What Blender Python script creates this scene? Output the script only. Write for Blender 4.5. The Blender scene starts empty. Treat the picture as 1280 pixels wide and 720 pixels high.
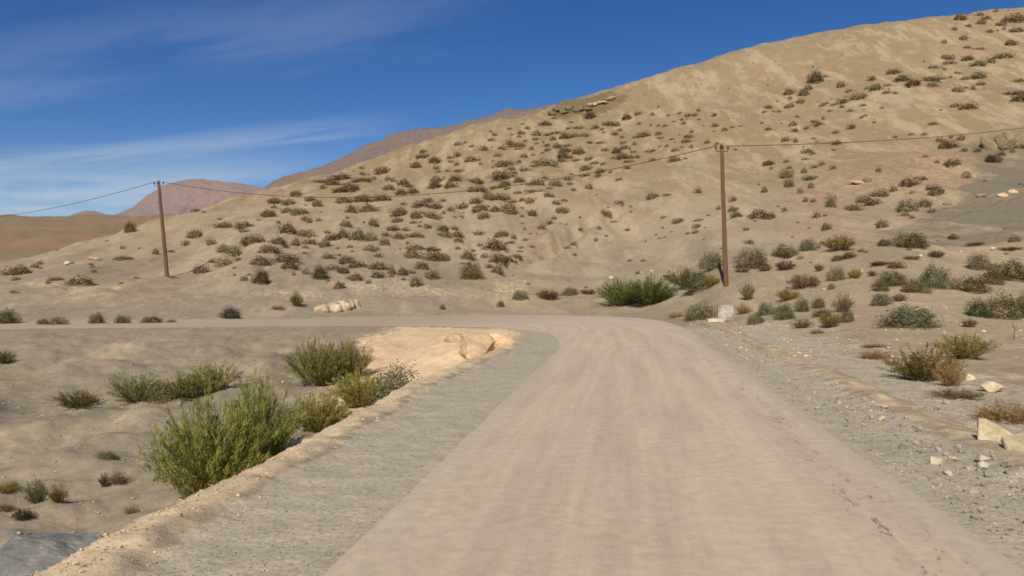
import bpy, bmesh, math, random
import numpy as np
from mathutils import Vector, Matrix

random.seed(7)
RNG = np.random.default_rng(7)
scene = bpy.context.scene
COL = scene.collection
R = math.radians

CAM_H, FPX = 1.8, 1000.0          # eye height (m); focal length of the 1280-wide photograph

# ---------------------------------------------------------------- noise
def _hash(i, j, seed):
    n = (i.astype(np.int64) * 374761393 + j.astype(np.int64) * 668265263 + seed * 974634777) & 0xFFFFFFFF
    n = ((n ^ (n >> 13)) * 1274126177) & 0xFFFFFFFF
    n = n ^ (n >> 16)
    return (n & 0xFFFFFF) / float(0xFFFFFF)

def vnoise(x, y, seed=0):
    i, j = np.floor(x), np.floor(y)
    fx, fy = x - i, y - j
    fx = fx * fx * fx * (fx * (fx * 6 - 15) + 10); fy = fy * fy * fy * (fy * (fy * 6 - 15) + 10)
    a, b = _hash(i, j, seed), _hash(i + 1, j, seed)
    c, d = _hash(i, j + 1, seed), _hash(i + 1, j + 1, seed)
    return (a * (1 - fx) + b * fx) * (1 - fy) + (c * (1 - fx) + d * fx) * fy

def fbm(x, y, octaves=4, seed=0):
    s, a, t = 0.0, 0.5, 0.0
    for k in range(octaves):
        s = s + a * vnoise(x + 17.3 * k, y - 9.1 * k, seed + k)
        t += a; a *= 0.5; x = x * 2.03; y = y * 2.03
    return s / t - 0.5

def sstep(a, b, x):
    t = np.clip((x - a) / (b - a), 0, 1)
    return t * t * (3 - 2 * t)

# ---------------------------------------------------------------- terrain profile
def pchip(x, y, xi):
    x, y = np.asarray(x, float), np.asarray(y, float)
    h = np.diff(x); d = np.diff(y) / h
    m = np.zeros_like(y)
    for k in range(1, len(x) - 1):
        if d[k - 1] * d[k] > 0:
            w1, w2 = 2 * h[k] + h[k - 1], h[k] + 2 * h[k - 1]
            m[k] = (w1 + w2) / (w1 / d[k - 1] + w2 / d[k])
    m[0], m[-1] = d[0], d[-1]
    xi = np.clip(xi, x[0], x[-1])
    k = np.clip(np.searchsorted(x, xi) - 1, 0, len(x) - 2)
    t = (xi - x[k]) / h[k]
    return ((1 + 2 * t) * (1 - t) ** 2 * y[k] + t * (1 - t) ** 2 * h[k] * m[k]
            + t * t * (3 - 2 * t) * y[k + 1] + t * t * (t - 1) * h[k] * m[k + 1])

# bearing of the section, then (distance, apparent height) down to the crest
SECTIONS = [
    (-900, [(34, 413), (45, 392), (62, 355), (90, 335)]),
    (0,    [(39.5, 405.5), (45, 391), (53, 368), (66, 346), (92, 326)]),
    (100,  [(40.5, 404.4), (47, 388), (54, 366), (66, 341), (85, 318), (108, 303)]),
    (203,  [(42, 402.8), (48, 386), (55, 364), (67, 345), (85, 316), (105, 286), (122, 266)]),
    (340,  [(47, 398.3), (52, 380), (58, 358), (70, 325), (90, 286), (115, 255), (145, 233)]),
    (500,  [(52, 394.6), (56, 378), (62, 354), (75, 320), (95, 278), (125, 230), (150, 203), (170, 187)]),
    (640,  [(56, 392.1), (60, 379), (64, 363), (72, 338), (90, 295), (120, 232), (150, 184), (180, 150)]),
    (700,  [(56, 392.1), (60, 380), (64, 365), (72, 339), (90, 294), (120, 230), (150, 181), (176, 143), (186, 126)]),
    (780,  [(54, 393.3), (58, 381), (62, 366), (70, 341), (85, 300), (110, 240), (140, 186), (170, 140), (192, 106)]),
    (860,  [(46, 396), (50, 382), (55, 362), (62, 340), (78, 294), (100, 240), (130, 182), (160, 132), (195, 85)]),
    (905,  [(34, 412), (40, 399), (44, 378), (48, 357), (55, 335), (65, 308), (80, 275), (100, 236), (130, 178), (160, 126), (197, 73)]),
    (1000, [(24, 435), (30, 416), (36, 392), (42, 368), (50, 340), (60, 311), (75, 276), (95, 235), (125, 172), (160, 105), (200, 50)]),
    (1130, [(18, 460), (24, 428), (30, 400), (38, 365), (46, 336), (56, 306), (68, 278), (85, 240), (110, 180), (150, 98), (200, 33)]),
    (1280, [(14, 488), (20, 448), (26, 420), (32, 396), (40, 363), (50, 326), (62, 290), (75, 257), (95, 207), (120, 152), (150, 88), (180, 34), (200, 12)]),
    (2200, [(14, 488), (20, 446), (26, 416), (32, 388), (40, 348), (50, 305), (62, 264), (75, 228), (95, 175), (120, 118), (150, 55), (200, -20)]),
]
LY = np.linspace(math.log(3.0), math.log(6000.0), 900)
def _section(vis):
    ys = [3.0, vis[0][0] * 0.55, vis[0][0] * 0.8]; zs = [0.0, 0.0, 0.0]
    for Y, py in vis:
        ys.append(Y); zs.append(CAM_H + (360 - py) / FPX * Y)
    Yc, zc = ys[-1], zs[-1]
    ys += [Yc * 1.12, Yc * 1.6]; zs += [zc - 0.008 * Yc, zc - 0.09 * Yc]
    low = 6.0 if zc < 20 else zc * 0.45
    for Y, z in ((330, max(9.0, low * .8)), (420, 17.5), (700, 46), (1200, 99), (1800, 157), (3000, 170), (6000, 170)):
        if Y > ys[-1] * 1.1:
            ys.append(Y); zs.append(z)
    return pchip(np.log(ys), zs, LY)
UG = np.linspace(-1.54, 1.56, 621)
_u = [(p - 640) / FPX for p, _ in SECTIONS]
_Z = np.stack([_section(v) for _, v in SECTIONS])
ZG = np.stack([pchip(_u, _Z[:, k], UG) for k in range(len(LY))], axis=1)      # [bearing, distance]
for _ in range(3):                                                              # soften creases
    ZG[1:-1] = (ZG[:-2] + 2 * ZG[1:-1] + ZG[2:]) / 4
    ZG[:, 1:-1] = (ZG[:, :-2] + 2 * ZG[:, 1:-1] + ZG[:, 2:]) / 4

def base_z(X, Y):
    Yc = np.maximum(Y, 3.0)
    u = np.clip(X / Yc, UG[0], UG[-1])
    fi = (u - UG[0]) / (UG[1] - UG[0]); fj = np.clip((np.log(Yc) - LY[0]) / (LY[1] - LY[0]), 0, len(LY) - 1.001)
    i = np.clip(fi.astype(int), 0, len(UG) - 2); j = fj.astype(int)
    a, b = fi - i, fj - j
    z = (ZG[i, j] * (1 - a) * (1 - b) + ZG[i + 1, j] * a * (1 - b) + ZG[i, j + 1] * (1 - a) * b + ZG[i + 1, j + 1] * a * b)
    return z * sstep(5.0, 9.0, Y)

# ---------------------------------------------------------------- road
def catmull(pts, n):
    P = np.array(pts, float)
    P = np.vstack([2 * P[0] - P[1], P, 2 * P[-1] - P[-2]])
    out = []
    for t in np.linspace(0, len(pts) - 1 - 1e-6, n):
        k = int(t); f = t - k
        p0, p1, p2, p3 = P[k], P[k + 1], P[k + 2], P[k + 3]
        out.append(0.5 * (2 * p1 + (p2 - p0) * f + (2 * p0 - 5 * p1 + 4 * p2 - p3) * f * f + (3 * p1 - p0 - 3 * p2 + p3) * f ** 3))
    return np.array(out)
INNER = [(-6.2, -30), (-3.4, -10), (-1.30, 5), (-0.15, 13.5), (1.1, 22.5), (1.5, 27.7), (1.35, 31.2), (0.6, 34.2), (-0.8, 36.2), (-3, 37.4), (-6.1, 38.2), (-13, 37.4), (-24, 34.6), (-40, 28), (-60, 18)]
OUTER = [(-1.5, -30), (1.3, -10), (3.35, 5), (4.6, 13.5), (5.85, 22.5), (6.7, 28), (7.6, 34), (8.2, 41), (7.7, 47.5), (5, 52), (0, 54), (-6, 51.8), (-14.5, 46), (-27, 40.2), (-42, 33), (-62, 23)]
# same number of stations on both sides
OUTER = OUTER[:9] + [(4.6, 52.2), (-0.5, 53.8), (-7, 51.2), (-15, 45.6), (-28, 39.8), (-62, 23)]
INNER = INNER
NST = 900
EI, EO = catmull(INNER, NST), catmull(OUTER, NST)
_s = np.arange(NST)
def _jit(E, seed, amp):
    seg = np.r_[0, np.cumsum(np.hypot(*np.diff(E, axis=0).T))]
    j = fbm(seg * 0.8, seg * 0 + 3.3, 4, seed) * 0.22 + fbm(seg * 5, seg * 0 + 1.7, 3, seed + 9) * 0.09
    j = j * amp
    t = np.gradient(E, axis=0); t /= np.linalg.norm(t, axis=1)[:, None] + 1e-9
    return E + np.stack([-t[:, 1], t[:, 0]], 1) * j[:, None]
EI, EO = _jit(EI, 3, .55), _jit(EO, 5, .8)
ROADPOLY = np.vstack([EI[::6], EO[::-6]])

def seg_dist(X, Y, P):
    """distance of every point to the polyline P"""
    out = np.full(X.shape, 1e9)
    for (ax, ay), (bx, by) in zip(P[:-1], P[1:]):
        dx, dy = bx - ax, by - ay
        L = dx * dx + dy * dy + 1e-12
        t = np.clip(((X - ax) * dx + (Y - ay) * dy) / L, 0, 1)
        out = np.minimum(out, (X - ax - t * dx) ** 2 + (Y - ay - t * dy) ** 2)
    return np.sqrt(out)
def in_poly(X, Y, P):
    c = np.zeros(X.shape, bool)
    for (ax, ay), (bx, by) in zip(P, np.roll(P, -1, axis=0)):
        if ay == by: continue
        c ^= ((ay > Y) != (by > Y)) & (X < (bx - ax) * (Y - ay) / (by - ay) + ax)
    return c

# rim of the gully beside the road's inner shoulder, and the far leg's lower edge
RIM = np.array([(-5.9, -30), (-3.9, -6), (-2.95, 5), (-2.55, 8.2), (-1.80, 15.2), (-0.95, 20), (-0.25, 25.0), (0.1, 28.5), (0.0, 31.5), (-0.6, 34.3)])
FAR = np.array([(-90, 0), (-62, 15), (-40, 26.8), (-24, 33.6), (-13, 36.6), (-6.1, 37.4), (-3, 36.6), (-0.6, 34.3)])
RIMD = catmull(RIM, 60); FARD = catmull(FAR, 60)

def gully(X, Y):
    """drop below the road level, the rim bank and the sand of the bank"""
    rx = np.interp(Y, RIMD[:, 1], RIMD[:, 0], left=-6.0, right=-0.6)
    rx = rx + fbm(Y * 0.4, Y * 0 + 0.5, 3, 21) * 0.16
    fy = np.interp(X, FARD[:, 0], FARD[:, 1], left=0, right=34.3)
    near = (np.abs(X) < 110) & (Y < 60)
    inside = near & (X < rx) & (Y < fy)
    d1 = (rx - X) * 0.98
    d2 = seg_dist(X, Y, FARD)
    n = fbm(X * 0.35, Y * 0.35, 4, 31)
    floor = -np.minimum(1.95, 0.078 * d2) + n * 0.45 * np.clip(d2 / 6, 0, 1)
    bank = -0.80 * np.maximum(d1 - 0.12, 0) * (1 + 0.5 * n)
    k = 0.12
    m = np.maximum(floor, bank)
    z = m + k * np.log(np.exp((floor - m) / k) + np.exp((bank - m) / k)) - k * np.log(2) * np.exp(-d1)
    z = np.where(inside, np.minimum(z, 0.05), 0.0)
    ero = np.abs(fbm(X * .55, Y * .4, 4, 35)) * 2
    z = z + inside * sstep(.3, 1.5, d1) * ((.66 + .25 * n - .55 * ero) * np.exp(-((X + 1.9) / 1.5) ** 2 - ((Y - 27.5) / 4.5) ** 2))
    z = z + inside * sstep(1, 4, d1) * sstep(1, 5, d2) * (ero - .35) * .30
    side = rx - X
    onrim = np.where((Y < 35) & (X > -12), np.exp(-((side + 0.18) / 0.33) ** 2), 0)
    z = z + onrim * (0.06 + 0.07 * fbm(X * 1.7, Y * 1.7, 3, 41))
    return z, inside, side, d1, d2

def smooth_h(X, Y):
    z = base_z(X, Y)
    g, *_ = gully(X, Y)
    return z + g

def height(X, Y, roadmask=None):
    X, Y = np.asarray(X, float), np.asarray(Y, float)
    b = base_z(X, Y)
    g, inside, side, d1, d2 = gully(X, Y)
    if roadmask is None:
        roadmask = road_fields(X, Y)
    dr, inroad = roadmask
    off = np.where(inroad, 0, dr)                     # metres beyond the road's edge
    calm = sstep(0.3, 4.0, off)
    hill = sstep(0.6, 6.0, b)
    z = b + g
    z = z + fbm(X * 0.9, Y * 0.9, 4, 51) * 0.16 * calm + fbm(X * 3.1, Y * 3.1, 3, 55) * 0.05 * sstep(0.1, 1.2, off)
    z = z + fbm(X / 5.0, Y / 8.0, 4, 61) * 0.75 * hill
    rill = np.abs(fbm(X / 3.2 + Y / 30, Y / 26.0, 4, 71)) * 2
    z = z + (rill - 0.35) * 0.75 * hill * sstep(300, 180, Y)
    fold = np.abs(fbm(X / 15.0 + Y / 45.0, Y / 75.0, 3, 121)) * 2
    z = z + (fold - .35) * 2.0 * sstep(3, 14, b) * sstep(172, 125, Y)
    big = fbm(X / 30.0, Y / 40.0, 2, 81)
    z = z + big * 1.1 * sstep(6, 24, b) * sstep(400, 200, Y)
    z = z + fbm(X / 90.0, Y / 140.0, 4, 91) * 26 * sstep(300, 700, Y)
    gd = seg_dist(X, Y, np.array([(12.7, 99.0), (7.2, 91.0), (4.1, 82.0), (.5, 74.0), (-.6, 69.0)])) + fbm(X / 2.5, Y / 2.5, 3, 131) * 1.2
    z = z + (-1.0 * np.exp(-(gd / .8) ** 2) + .35 * np.exp(-((gd - 2.0) / 1.0) ** 2)) * hill
    # washed-out bank at the slope's foot, beyond the road
    z = z + (np.abs(fbm(X / 4.0, Y / 6.0, 3, 95)) * 2 - 0.3) * 0.6 * np.exp(-((b - 1.6) / 1.1) ** 2) * sstep(1.0, 5.0, off) * sstep(9, -2, X)
    # low bulldozed lip beside the outer edge
    z = z + np.where((X > 0) & ~inroad, 0.09 * np.exp(-((off - 1.35) / 0.35) ** 2), 0) * (0.7 + 1.2 * fbm(X, Y, 3, 97))
    z = z - np.where(inroad, 0.06 * sstep(0.05, 0.35, dr), 0)
    return z

def road_fields(X, Y):
    dr = np.full(X.shape, 99.0); inr = np.zeros(X.shape, bool)
    m = (np.hypot(X, Y) < 75) & (Y < 62)
    if m.any():
        x, y = X[m], Y[m]
        dr[m] = np.minimum(seg_dist(x, y, EI[::6]), seg_dist(x, y, EO[::6]))
        inr[m] = in_poly(x, y, ROADPOLY)
    return dr, inr

def h1(x, y):
    return float(height(np.array([x]), np.array([y]))[0])

_T = np.exp(np.linspace(math.log(4.5), math.log(330), 1500))
def hit(px, py):
    """where the line of sight through a photograph point meets the ground: (X, Y, z)"""
    px, py = np.atleast_1d(np.asarray(px, float)), np.atleast_1d(np.asarray(py, float))
    out = []
    for x, y in zip(px, py):
        X, Z = (x - 640) / FPX * _T, CAM_H + (360 - y) / FPX * _T
        g = height(X, _T, (np.full(X.shape, 9.0), np.zeros(X.shape, bool)))
        below = np.nonzero(g >= Z)[0]
        k = below[0] if len(below) else len(_T) - 300
        out.append((X[k], _T[k], g[k]))
    return np.array(out)

# ---------------------------------------------------------------- mesh helpers
def mesh_from(name, V, F, mat=None, smooth=False, attrs=None):
    V = np.asarray(V, np.float32)
    me = bpy.data.meshes.new(name)
    F = np.asarray(F, np.int32)
    k = F.shape[1]
    me.vertices.add(len(V)); me.vertices.foreach_set('co', V.ravel())
    me.loops.add(F.size); me.loops.foreach_set('vertex_index', F.ravel())
    me.polygons.add(len(F))
    me.polygons.foreach_set('loop_start', np.arange(0, F.size, k, dtype=np.int32))
    me.update(calc_edges=True)
    me.polygons.foreach_set('use_smooth', np.full(len(F), smooth))
    for an, av in (attrs or {}).items():
        a = me.attributes.new(an, 'FLOAT', 'POINT')
        a.data.foreach_set('value', np.asarray(av, np.float32))
    if mat: me.materials.append(mat)
    me.validate()
    return me

def link(name, me, parent=None, loc=None, rot=None, scale=None):
    o = bpy.data.objects.new(name, me); COL.objects.link(o)
    if loc is not None: o.location = loc
    if rot is not None: o.rotation_euler = rot
    if scale is not None: o.scale = scale
    if parent is not None: o.parent = parent
    return o
def tag(o, label=None, cat=None, group=None, kind=None):
    if label: o['label'] = label
    if cat: o['category'] = cat
    if group: o['group'] = group
    if kind: o['kind'] = kind
    return o
def empty(name, loc, rz=0.0):
    o = bpy.data.objects.new(name, None); COL.objects.link(o)
    o.location = loc; o.rotation_euler = (0, 0, rz); o.empty_display_size = 0.2
    return o

# ---------------------------------------------------------------- materials
def new_mat(name, rough=0.95):
    m = bpy.data.materials.new(name); m.use_nodes = True
    nt = m.node_tree; b = nt.nodes['Principled BSDF']
    b.inputs['Roughness'].default_value = rough
    b.inputs['Specular IOR Level'].default_value = 0.15
    return m, nt, b
class NT:
    def __init__(s, nt): s.nt = nt; s.pos = None
    def n(s, t, **kw):
        x = s.nt.nodes.new(t)
        for k, v in kw.items(): setattr(x, k, v)
        return x
    def P(s):
        if s.pos is None: s.pos = s.n('ShaderNodeNewGeometry').outputs['Position']
        return s.pos
    def noise(s, scale, detail=4, rough=0.55, vec=None, sx=None):
        v = vec or s.P()
        if sx:
            mp = s.n('ShaderNodeMapping'); mp.inputs['Scale'].default_value = sx
            s.nt.links.new(v, mp.inputs['Vector']); v = mp.outputs[0]
        x = s.n('ShaderNodeTexNoise'); x.inputs['Scale'].default_value = scale
        x.inputs['Detail'].default_value = detail; x.inputs['Roughness'].default_value = rough
        s.nt.links.new(v, x.inputs['Vector']); return x.outputs['Fac']
    def ramp(s, fac, lo, hi, a=0.0, b=1.0):
        x = s.n('ShaderNodeMapRange', interpolation_type='SMOOTHSTEP')
        for k, v in zip(('From Min', 'From Max', 'To Min', 'To Max'), (lo, hi, a, b)): x.inputs[k].default_value = v
        s.nt.links.new(fac, x.inputs['Value']); return x.outputs[0]
    def math(s, op, a, b=None):
        x = s.n('ShaderNodeMath', operation=op)
        for k, v in enumerate((a, b)):
            if v is None: continue
            if isinstance(v, (int, float)): x.inputs[k].default_value = v
            else: s.nt.links.new(v, x.inputs[k])
        return x.outputs[0]
    def mix(s, fac, a, b, mode='MIX'):
        x = s.n('ShaderNodeMix', data_type='RGBA', blend_type=mode)
        if isinstance(fac, (int, float)): x.inputs[0].default_value = fac
        else: s.nt.links.new(fac, x.inputs[0])
        for k, v in ((6, a), (7, b)):
            if isinstance(v, tuple): x.inputs[k].default_value = (*v, 1.0) if len(v) == 3 else v
            else: s.nt.links.new(v, x.inputs[k])
        return x.outputs[2]
    def attr(s, name):
        return s.n('ShaderNodeAttribute', attribute_name=name).outputs['Fac']
    def bump(s, h, strength, dist, b, prev=None):
        x = s.n('ShaderNodeBump'); x.inputs['Strength'].default_value = strength; x.inputs['Distance'].default_value = dist
        s.nt.links.new(h, x.inputs['Height'])
        if prev is not None: s.nt.links.new(prev, x.inputs['Normal'])
        if b is not None: s.nt.links.new(x.outputs[0], b.inputs['Normal'])
        return x.outputs[0]
    def gain(s, col, fac, lo, hi):
        """multiply a colour by a grey that runs lo..hi with fac"""
        v = s.ramp(fac, 0.25, 0.75, lo, hi)
        c = s.n('ShaderNodeCombineColor')
        for k in range(3): s.nt.links.new(v, c.inputs[k])
        return s.mix(1.0, col, c.outputs[0], 'MULTIPLY')

def srgb(r, g, b, k=1.0):
    f = lambda c: (c / 255 / 12.92 if c / 255 <= 0.04045 else ((c / 255 + 0.055) / 1.055) ** 2.4)
    return (f(r) * k, f(g) * k, f(b) * k)

C_EARTH = srgb(169, 150, 121, 0.92)
C_GOLD = srgb(165, 143, 107, 0.75)
C_PINK = srgb(168, 141, 113, 0.86)
C_PALE = srgb(180, 161, 130, 0.92)
C_SAND = srgb(222, 193, 153, 0.94)
C_SCREE = srgb(132, 124, 105, 0.80)
C_GRAVEL = srgb(186, 172, 147, 0.97)
C_RIM = srgb(216, 192, 153, 1.0)
C_ROAD = srgb(200, 180, 154, 1.0)

def mat_ground():
    m, nt, b = new_mat('dry_earth'); t = NT(nt)
    n_big, n_mid, n_sm, n_fine = t.noise(0.045, 5), t.noise(0.35, 5, .6), t.noise(3.0, 5, .65), t.noise(22.0, 4, .7)
    col = t.mix(t.ramp(t.attr('upper'), 0.0, 1.0), C_EARTH, C_GOLD)
    col = t.mix(t.attr('ash'), col, srgb(157, 142, 118, .92))
    col = t.mix(t.math('MULTIPLY', t.ramp(n_big, 0.50, 0.68), 0.55), col, C_PINK)
    col = t.mix(t.math('MULTIPLY', t.ramp(n_mid, 0.52, 0.72), 0.5), col, C_PALE)
    stre = t.noise(0.22, 6, .68, sx=(1.3, .35, .35))
    col = t.mix(t.math('MULTIPLY', t.ramp(stre, 0.48, 0.60), 0.55), col, srgb(184, 166, 134, .95))
    rub = t.math('ADD', t.attr('rubble'), t.ramp(t.noise(0.45, 6, .7), .3, .7, -.5, .3))
    rubc = t.mix(t.ramp(t.noise(1.1, 5, .7), .42, .6), srgb(150, 122, 96, .9), srgb(180, 152, 120, .92))
    col = t.mix(t.math('MULTIPLY', t.ramp(rub, .2, .55), .6), col, rubc)
    peb = t.math('MULTIPLY', t.ramp(t.noise(1.6, 4, .75), .62, .70), t.math('ADD', t.math('MULTIPLY', t.attr('rubble'), .5), .22))
    col = t.mix(peb, col, srgb(112, 96, 76, .85))
    dark = t.noise(0.16, 6, .65, sx=(1.0, 0.6, 1.0))
    col = t.mix(t.math('MULTIPLY', t.ramp(dark, 0.50, 0.64), 0.45), col, srgb(142, 128, 100, 0.88))
    # reddish valley plain
    pl = t.noise(0.006, 6, .6, sx=(1.0, 2.2, 1.0))
    plain = t.mix(t.ramp(pl, 0.40, 0.62), srgb(158, 128, 98, .84), srgb(146, 130, 98, .84))
    plain = t.mix(t.math('MULTIPLY', t.ramp(t.noise(0.03, 6, .7), .55, .7), .5), plain, srgb(146, 110, 74, .85))
    col = t.mix(t.attr('plain'), col, plain)
    sc = t.math('ADD', t.math('ADD', t.attr('scree'), t.ramp(n_mid, 0.25, 0.75, -0.35, 0.25)), t.ramp(t.noise(.11, 6, .68, sx=(.6, 1.2, 1.0)), .3, .7, -.45, .25))
    scree = t.mix(t.ramp(t.noise(0.5, 6, .7), .4, .65), C_SCREE, srgb(124, 112, 94, .88))
    col = t.mix(t.math('MULTIPLY', t.ramp(sc, 0.15, 0.85), 0.85), col, scree)
    rk = t.math('ADD', t.attr('strata'), t.ramp(t.noise(0.6, 6, .7, sx=(1, 1, 4)), 0.2, 0.8, -0.4, 0.4))
    col = t.mix(t.math('MULTIPLY', t.ramp(rk, 0.4, 0.7), 0.8), col, srgb(112, 98, 66, .85))
    gv = t.math('ADD', t.attr('gravel'), t.ramp(n_sm, 0.25, 0.75, -0.3, 0.3))
    grav = t.mix(t.ramp(n_fine, .34, .56), srgb(168, 154, 132, .97), C_GRAVEL)
    grav = t.mix(t.math('MULTIPLY', t.ramp(n_mid, .5, .7), .5), grav, srgb(160, 149, 128, .95))
    grav = t.mix(t.math('MULTIPLY', t.ramp(t.noise(34, 3, .7), .60, .70), .3), grav, srgb(128, 120, 108, .9))
    grav = t.mix(t.math('MULTIPLY', t.ramp(t.noise(60, 2, .7), .58, .68), .7), grav, srgb(196, 186, 168, .92))
    col = t.mix(t.ramp(gv, 0.30, 0.70), col, grav)
    rm = t.math('ADD', t.attr('rimsand'), t.ramp(n_sm, 0.25, 0.75, -0.3, 0.3))
    col = t.mix(t.ramp(rm, 0.15, 0.95), col, t.mix(t.ramp(n_mid, .35, .65), C_RIM, srgb(196, 172, 138, .97)))
    sd = t.math('ADD', t.attr('sand'), t.ramp(n_sm, 0.25, 0.75, -0.25, 0.25))
    col = t.mix(t.ramp(sd, 0.25, 0.80), col, t.mix(t.ramp(n_mid, .35, .65), C_SAND, srgb(214, 182, 142, 1.0)))
    col = t.gain(col, n_sm, 0.85, 1.13); col = t.gain(col, n_fine, 0.90, 1.08)
    nt.links.new(col, b.inputs['Base Color'])
    b1 = t.bump(n_sm, 0.45, 0.10, None)
    b2 = t.bump(n_fine, 0.28, 0.02, None, b1)
    t.bump(t.noise(70, 3, .7), 0.5, 0.008, b, b2)
    return m

def mat_road():
    m, nt, b = new_mat('dusty_asphalt', 0.93); t = NT(nt)
    n1, n2, n3 = t.noise(0.5, 5, .6), t.noise(7, 5, .65), t.noise(46, 4, .75)
    col = t.mix(t.ramp(n1, .35, .65), C_ROAD, srgb(197, 177, 151, .98))
    lat = t.attr('lat')
    streak = t.noise(1.0, 4, .6, sx=(1, 1, 1))
    tr = t.n('ShaderNodeCombineXYZ'); nt.links.new(t.math('MULTIPLY', lat, 2.2), tr.inputs[0]); nt.links.new(t.math('MULTIPLY', t.attr('lon'), 0.09), tr.inputs[1])
    tracks = t.noise(1.3, 4, .6, vec=tr.outputs[0])
    col = t.gain(col, tracks, 0.86, 1.09)
    col = t.gain(col, n2, 0.90, 1.07)
    speck = t.math('MULTIPLY', t.ramp(n3, .58, .68), .6)
    col = t.mix(speck, col, srgb(212, 198, 176, .95))
    col = t.mix(t.math('MULTIPLY', t.ramp(t.noise(48, 3, .7), .62, .74), .4), col, srgb(138, 124, 108, .9))
    # broken tar along the outer edge
    edge = t.math('SUBTRACT', 1.0, t.ramp(t.math('ABSOLUTE', t.math('SUBTRACT', t.attr('fromouter'), 0.62)), 0.10, 0.34))
    far = t.math('MULTIPLY', t.ramp(t.attr('lon'), 33, 36), t.ramp(t.attr('lon'), 57, 48))
    cv = t.n('ShaderNodeCombineXYZ'); nt.links.new(t.math('MULTIPLY', lat, 2.3), cv.inputs[0]); nt.links.new(t.math('MULTIPLY', t.attr('lon'), .75), cv.inputs[1])
    cn = t.noise(1.5, 5, .66, vec=cv.outputs[0])
    crack = t.ramp(t.math('ABSOLUTE', t.math('SUBTRACT', cn, .545)), .006, .022, 1.0, 0.0)
    crack = t.math('MULTIPLY', crack, t.ramp(t.noise(2.4, 4, .6, vec=cv.outputs[0]), .50, .58))
    crack = t.math('MULTIPLY', crack, t.math('MULTIPLY', edge, far))
    col = t.mix(t.math('MULTIPLY', crack, .75), col, srgb(100, 88, 74, .8))
    col = t.mix(t.math('MULTIPLY', t.ramp(t.attr('lon'), 72, 84), .6), col, srgb(168, 151, 126, .93))
    # pale dust drifting in at the edges
    ed = t.ramp(t.math('ADD', t.attr('rim'), t.ramp(n2, .25, .75, -.35, .35)), -.1, 0.75, 1.0, 0.0)
    col = t.mix(t.math('MULTIPLY', ed, .75), col, C_GRAVEL)
    nt.links.new(col, b.inputs['Base Color'])
    b1 = t.bump(n2, 0.25, 0.03, None)
    t.bump(n3, 0.45, 0.008, b, b1)
    return m

def mat_rock(name, c1, c2, scale=3.0, warm=None):
    m, nt, b = new_mat(name, 0.9); t = NT(nt)
    tc = t.n('ShaderNodeTexCoord').outputs['Object']
    oi = t.n('ShaderNodeObjectInfo')
    n1, n2 = t.noise(scale, 5, .65, vec=t.P()), t.noise(scale * 7, 4, .7, vec=t.P())
    col = t.mix(t.ramp(n1, .35, .65), c1, c2)
    col = t.gain(col, n2, .85, 1.12)
    col = t.gain(col, oi.outputs['Random'], .82, 1.15)
    nt.links.new(col, b.inputs['Base Color'])
    b1 = t.bump(n1, 0.5, 0.08 / scale * 3, None)
    t.bump(n2, 0.5, 0.02 / scale * 3, b, b1)
    return m

def mat_foliage():
    """leaf colour = the object's own colour, varied leaf by leaf"""
    m, nt, b = new_mat('dry_foliage', 0.85); t = NT(nt)
    oi = t.n('ShaderNodeObjectInfo')
    tint = t.attr('tint')
    col = t.gain(oi.outputs['Color'], tint, 0.62, 1.45)
    dryc = t.math('MULTIPLY', t.ramp(t.attr('dryness'), .55, 1.0), .65)
    col = t.mix(dryc, col, srgb(150, 124, 80, .85))
    col = t.gain(col, oi.outputs['Random'], .85, 1.15)
    nt.links.new(col, b.inputs['Base Color'])
    tl = t.n('ShaderNodeBsdfTranslucent'); nt.links.new(col, tl.inputs['Color'])
    mx = t.n('ShaderNodeMixShader'); mx.inputs[0].default_value = .28
    nt.links.new(b.outputs[0], mx.inputs[1]); nt.links.new(tl.outputs[0], mx.inputs[2])
    nt.links.new(mx.outputs[0], nt.nodes['Material Output'].inputs['Surface'])
    return m
def mat_plain(name, c1, c2, scale, rough=.85, sx=None, bump=.01):
    m, nt, b = new_mat(name, rough); t = NT(nt)
    tc = t.n('ShaderNodeTexCoord').outputs['Object']
    n = t.noise(scale, 5, .65, vec=tc, sx=sx)
    nt.links.new(t.mix(t.ramp(n, .35, .65), c1, c2), b.inputs['Base Color'])
    t.bump(n, .5, bump, b)
    return m

M_GROUND, M_ROAD, M_LEAF = mat_ground(), mat_road(), mat_foliage()
M_PALE = mat_rock('pale_limestone', srgb(182, 162, 130, .90), srgb(208, 189, 156, .93), 3.5)
M_CREAM = mat_rock('cream_sandstone', srgb(190, 170, 132, .88), srgb(216, 200, 160, .92), 3.5)
M_BUFF = mat_rock('buff_sandstone', srgb(218, 188, 146, .96), srgb(196, 166, 128, .94), 2.0)
M_GREY = mat_rock('grey_stone', srgb(142, 134, 120, .95), srgb(190, 178, 156, .95), 8.0)
M_SLATE = mat_rock('slate_rock', srgb(122, 120, 114, .9), srgb(150, 145, 134, .9), 2.2)
M_BROWN = mat_rock('brown_rock', srgb(122, 96, 74, .85), srgb(158, 126, 98, .88), 1.5)
M_OUTC = mat_rock('dark_strata', srgb(132, 118, 90, .88), srgb(150, 134, 104, .88), 0.8)
M_WOOD = mat_plain('weathered_pole_wood', srgb(104, 78, 56, .78), srgb(130, 100, 74, .82), 3.0, sx=(8, 8, .4))
M_WOOD_DARK = mat_plain('tarred_wood', srgb(58, 46, 38, .7), srgb(74, 58, 46, .75), 3.0, sx=(8, 8, .5))
M_TWIG = mat_plain('dry_twig', srgb(104, 84, 62, .8), srgb(130, 106, 78, .85), 9.0)
M_WIRE = mat_plain('dull_cable', srgb(84, 74, 62, .7), srgb(96, 84, 70, .7), 9.0)
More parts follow.
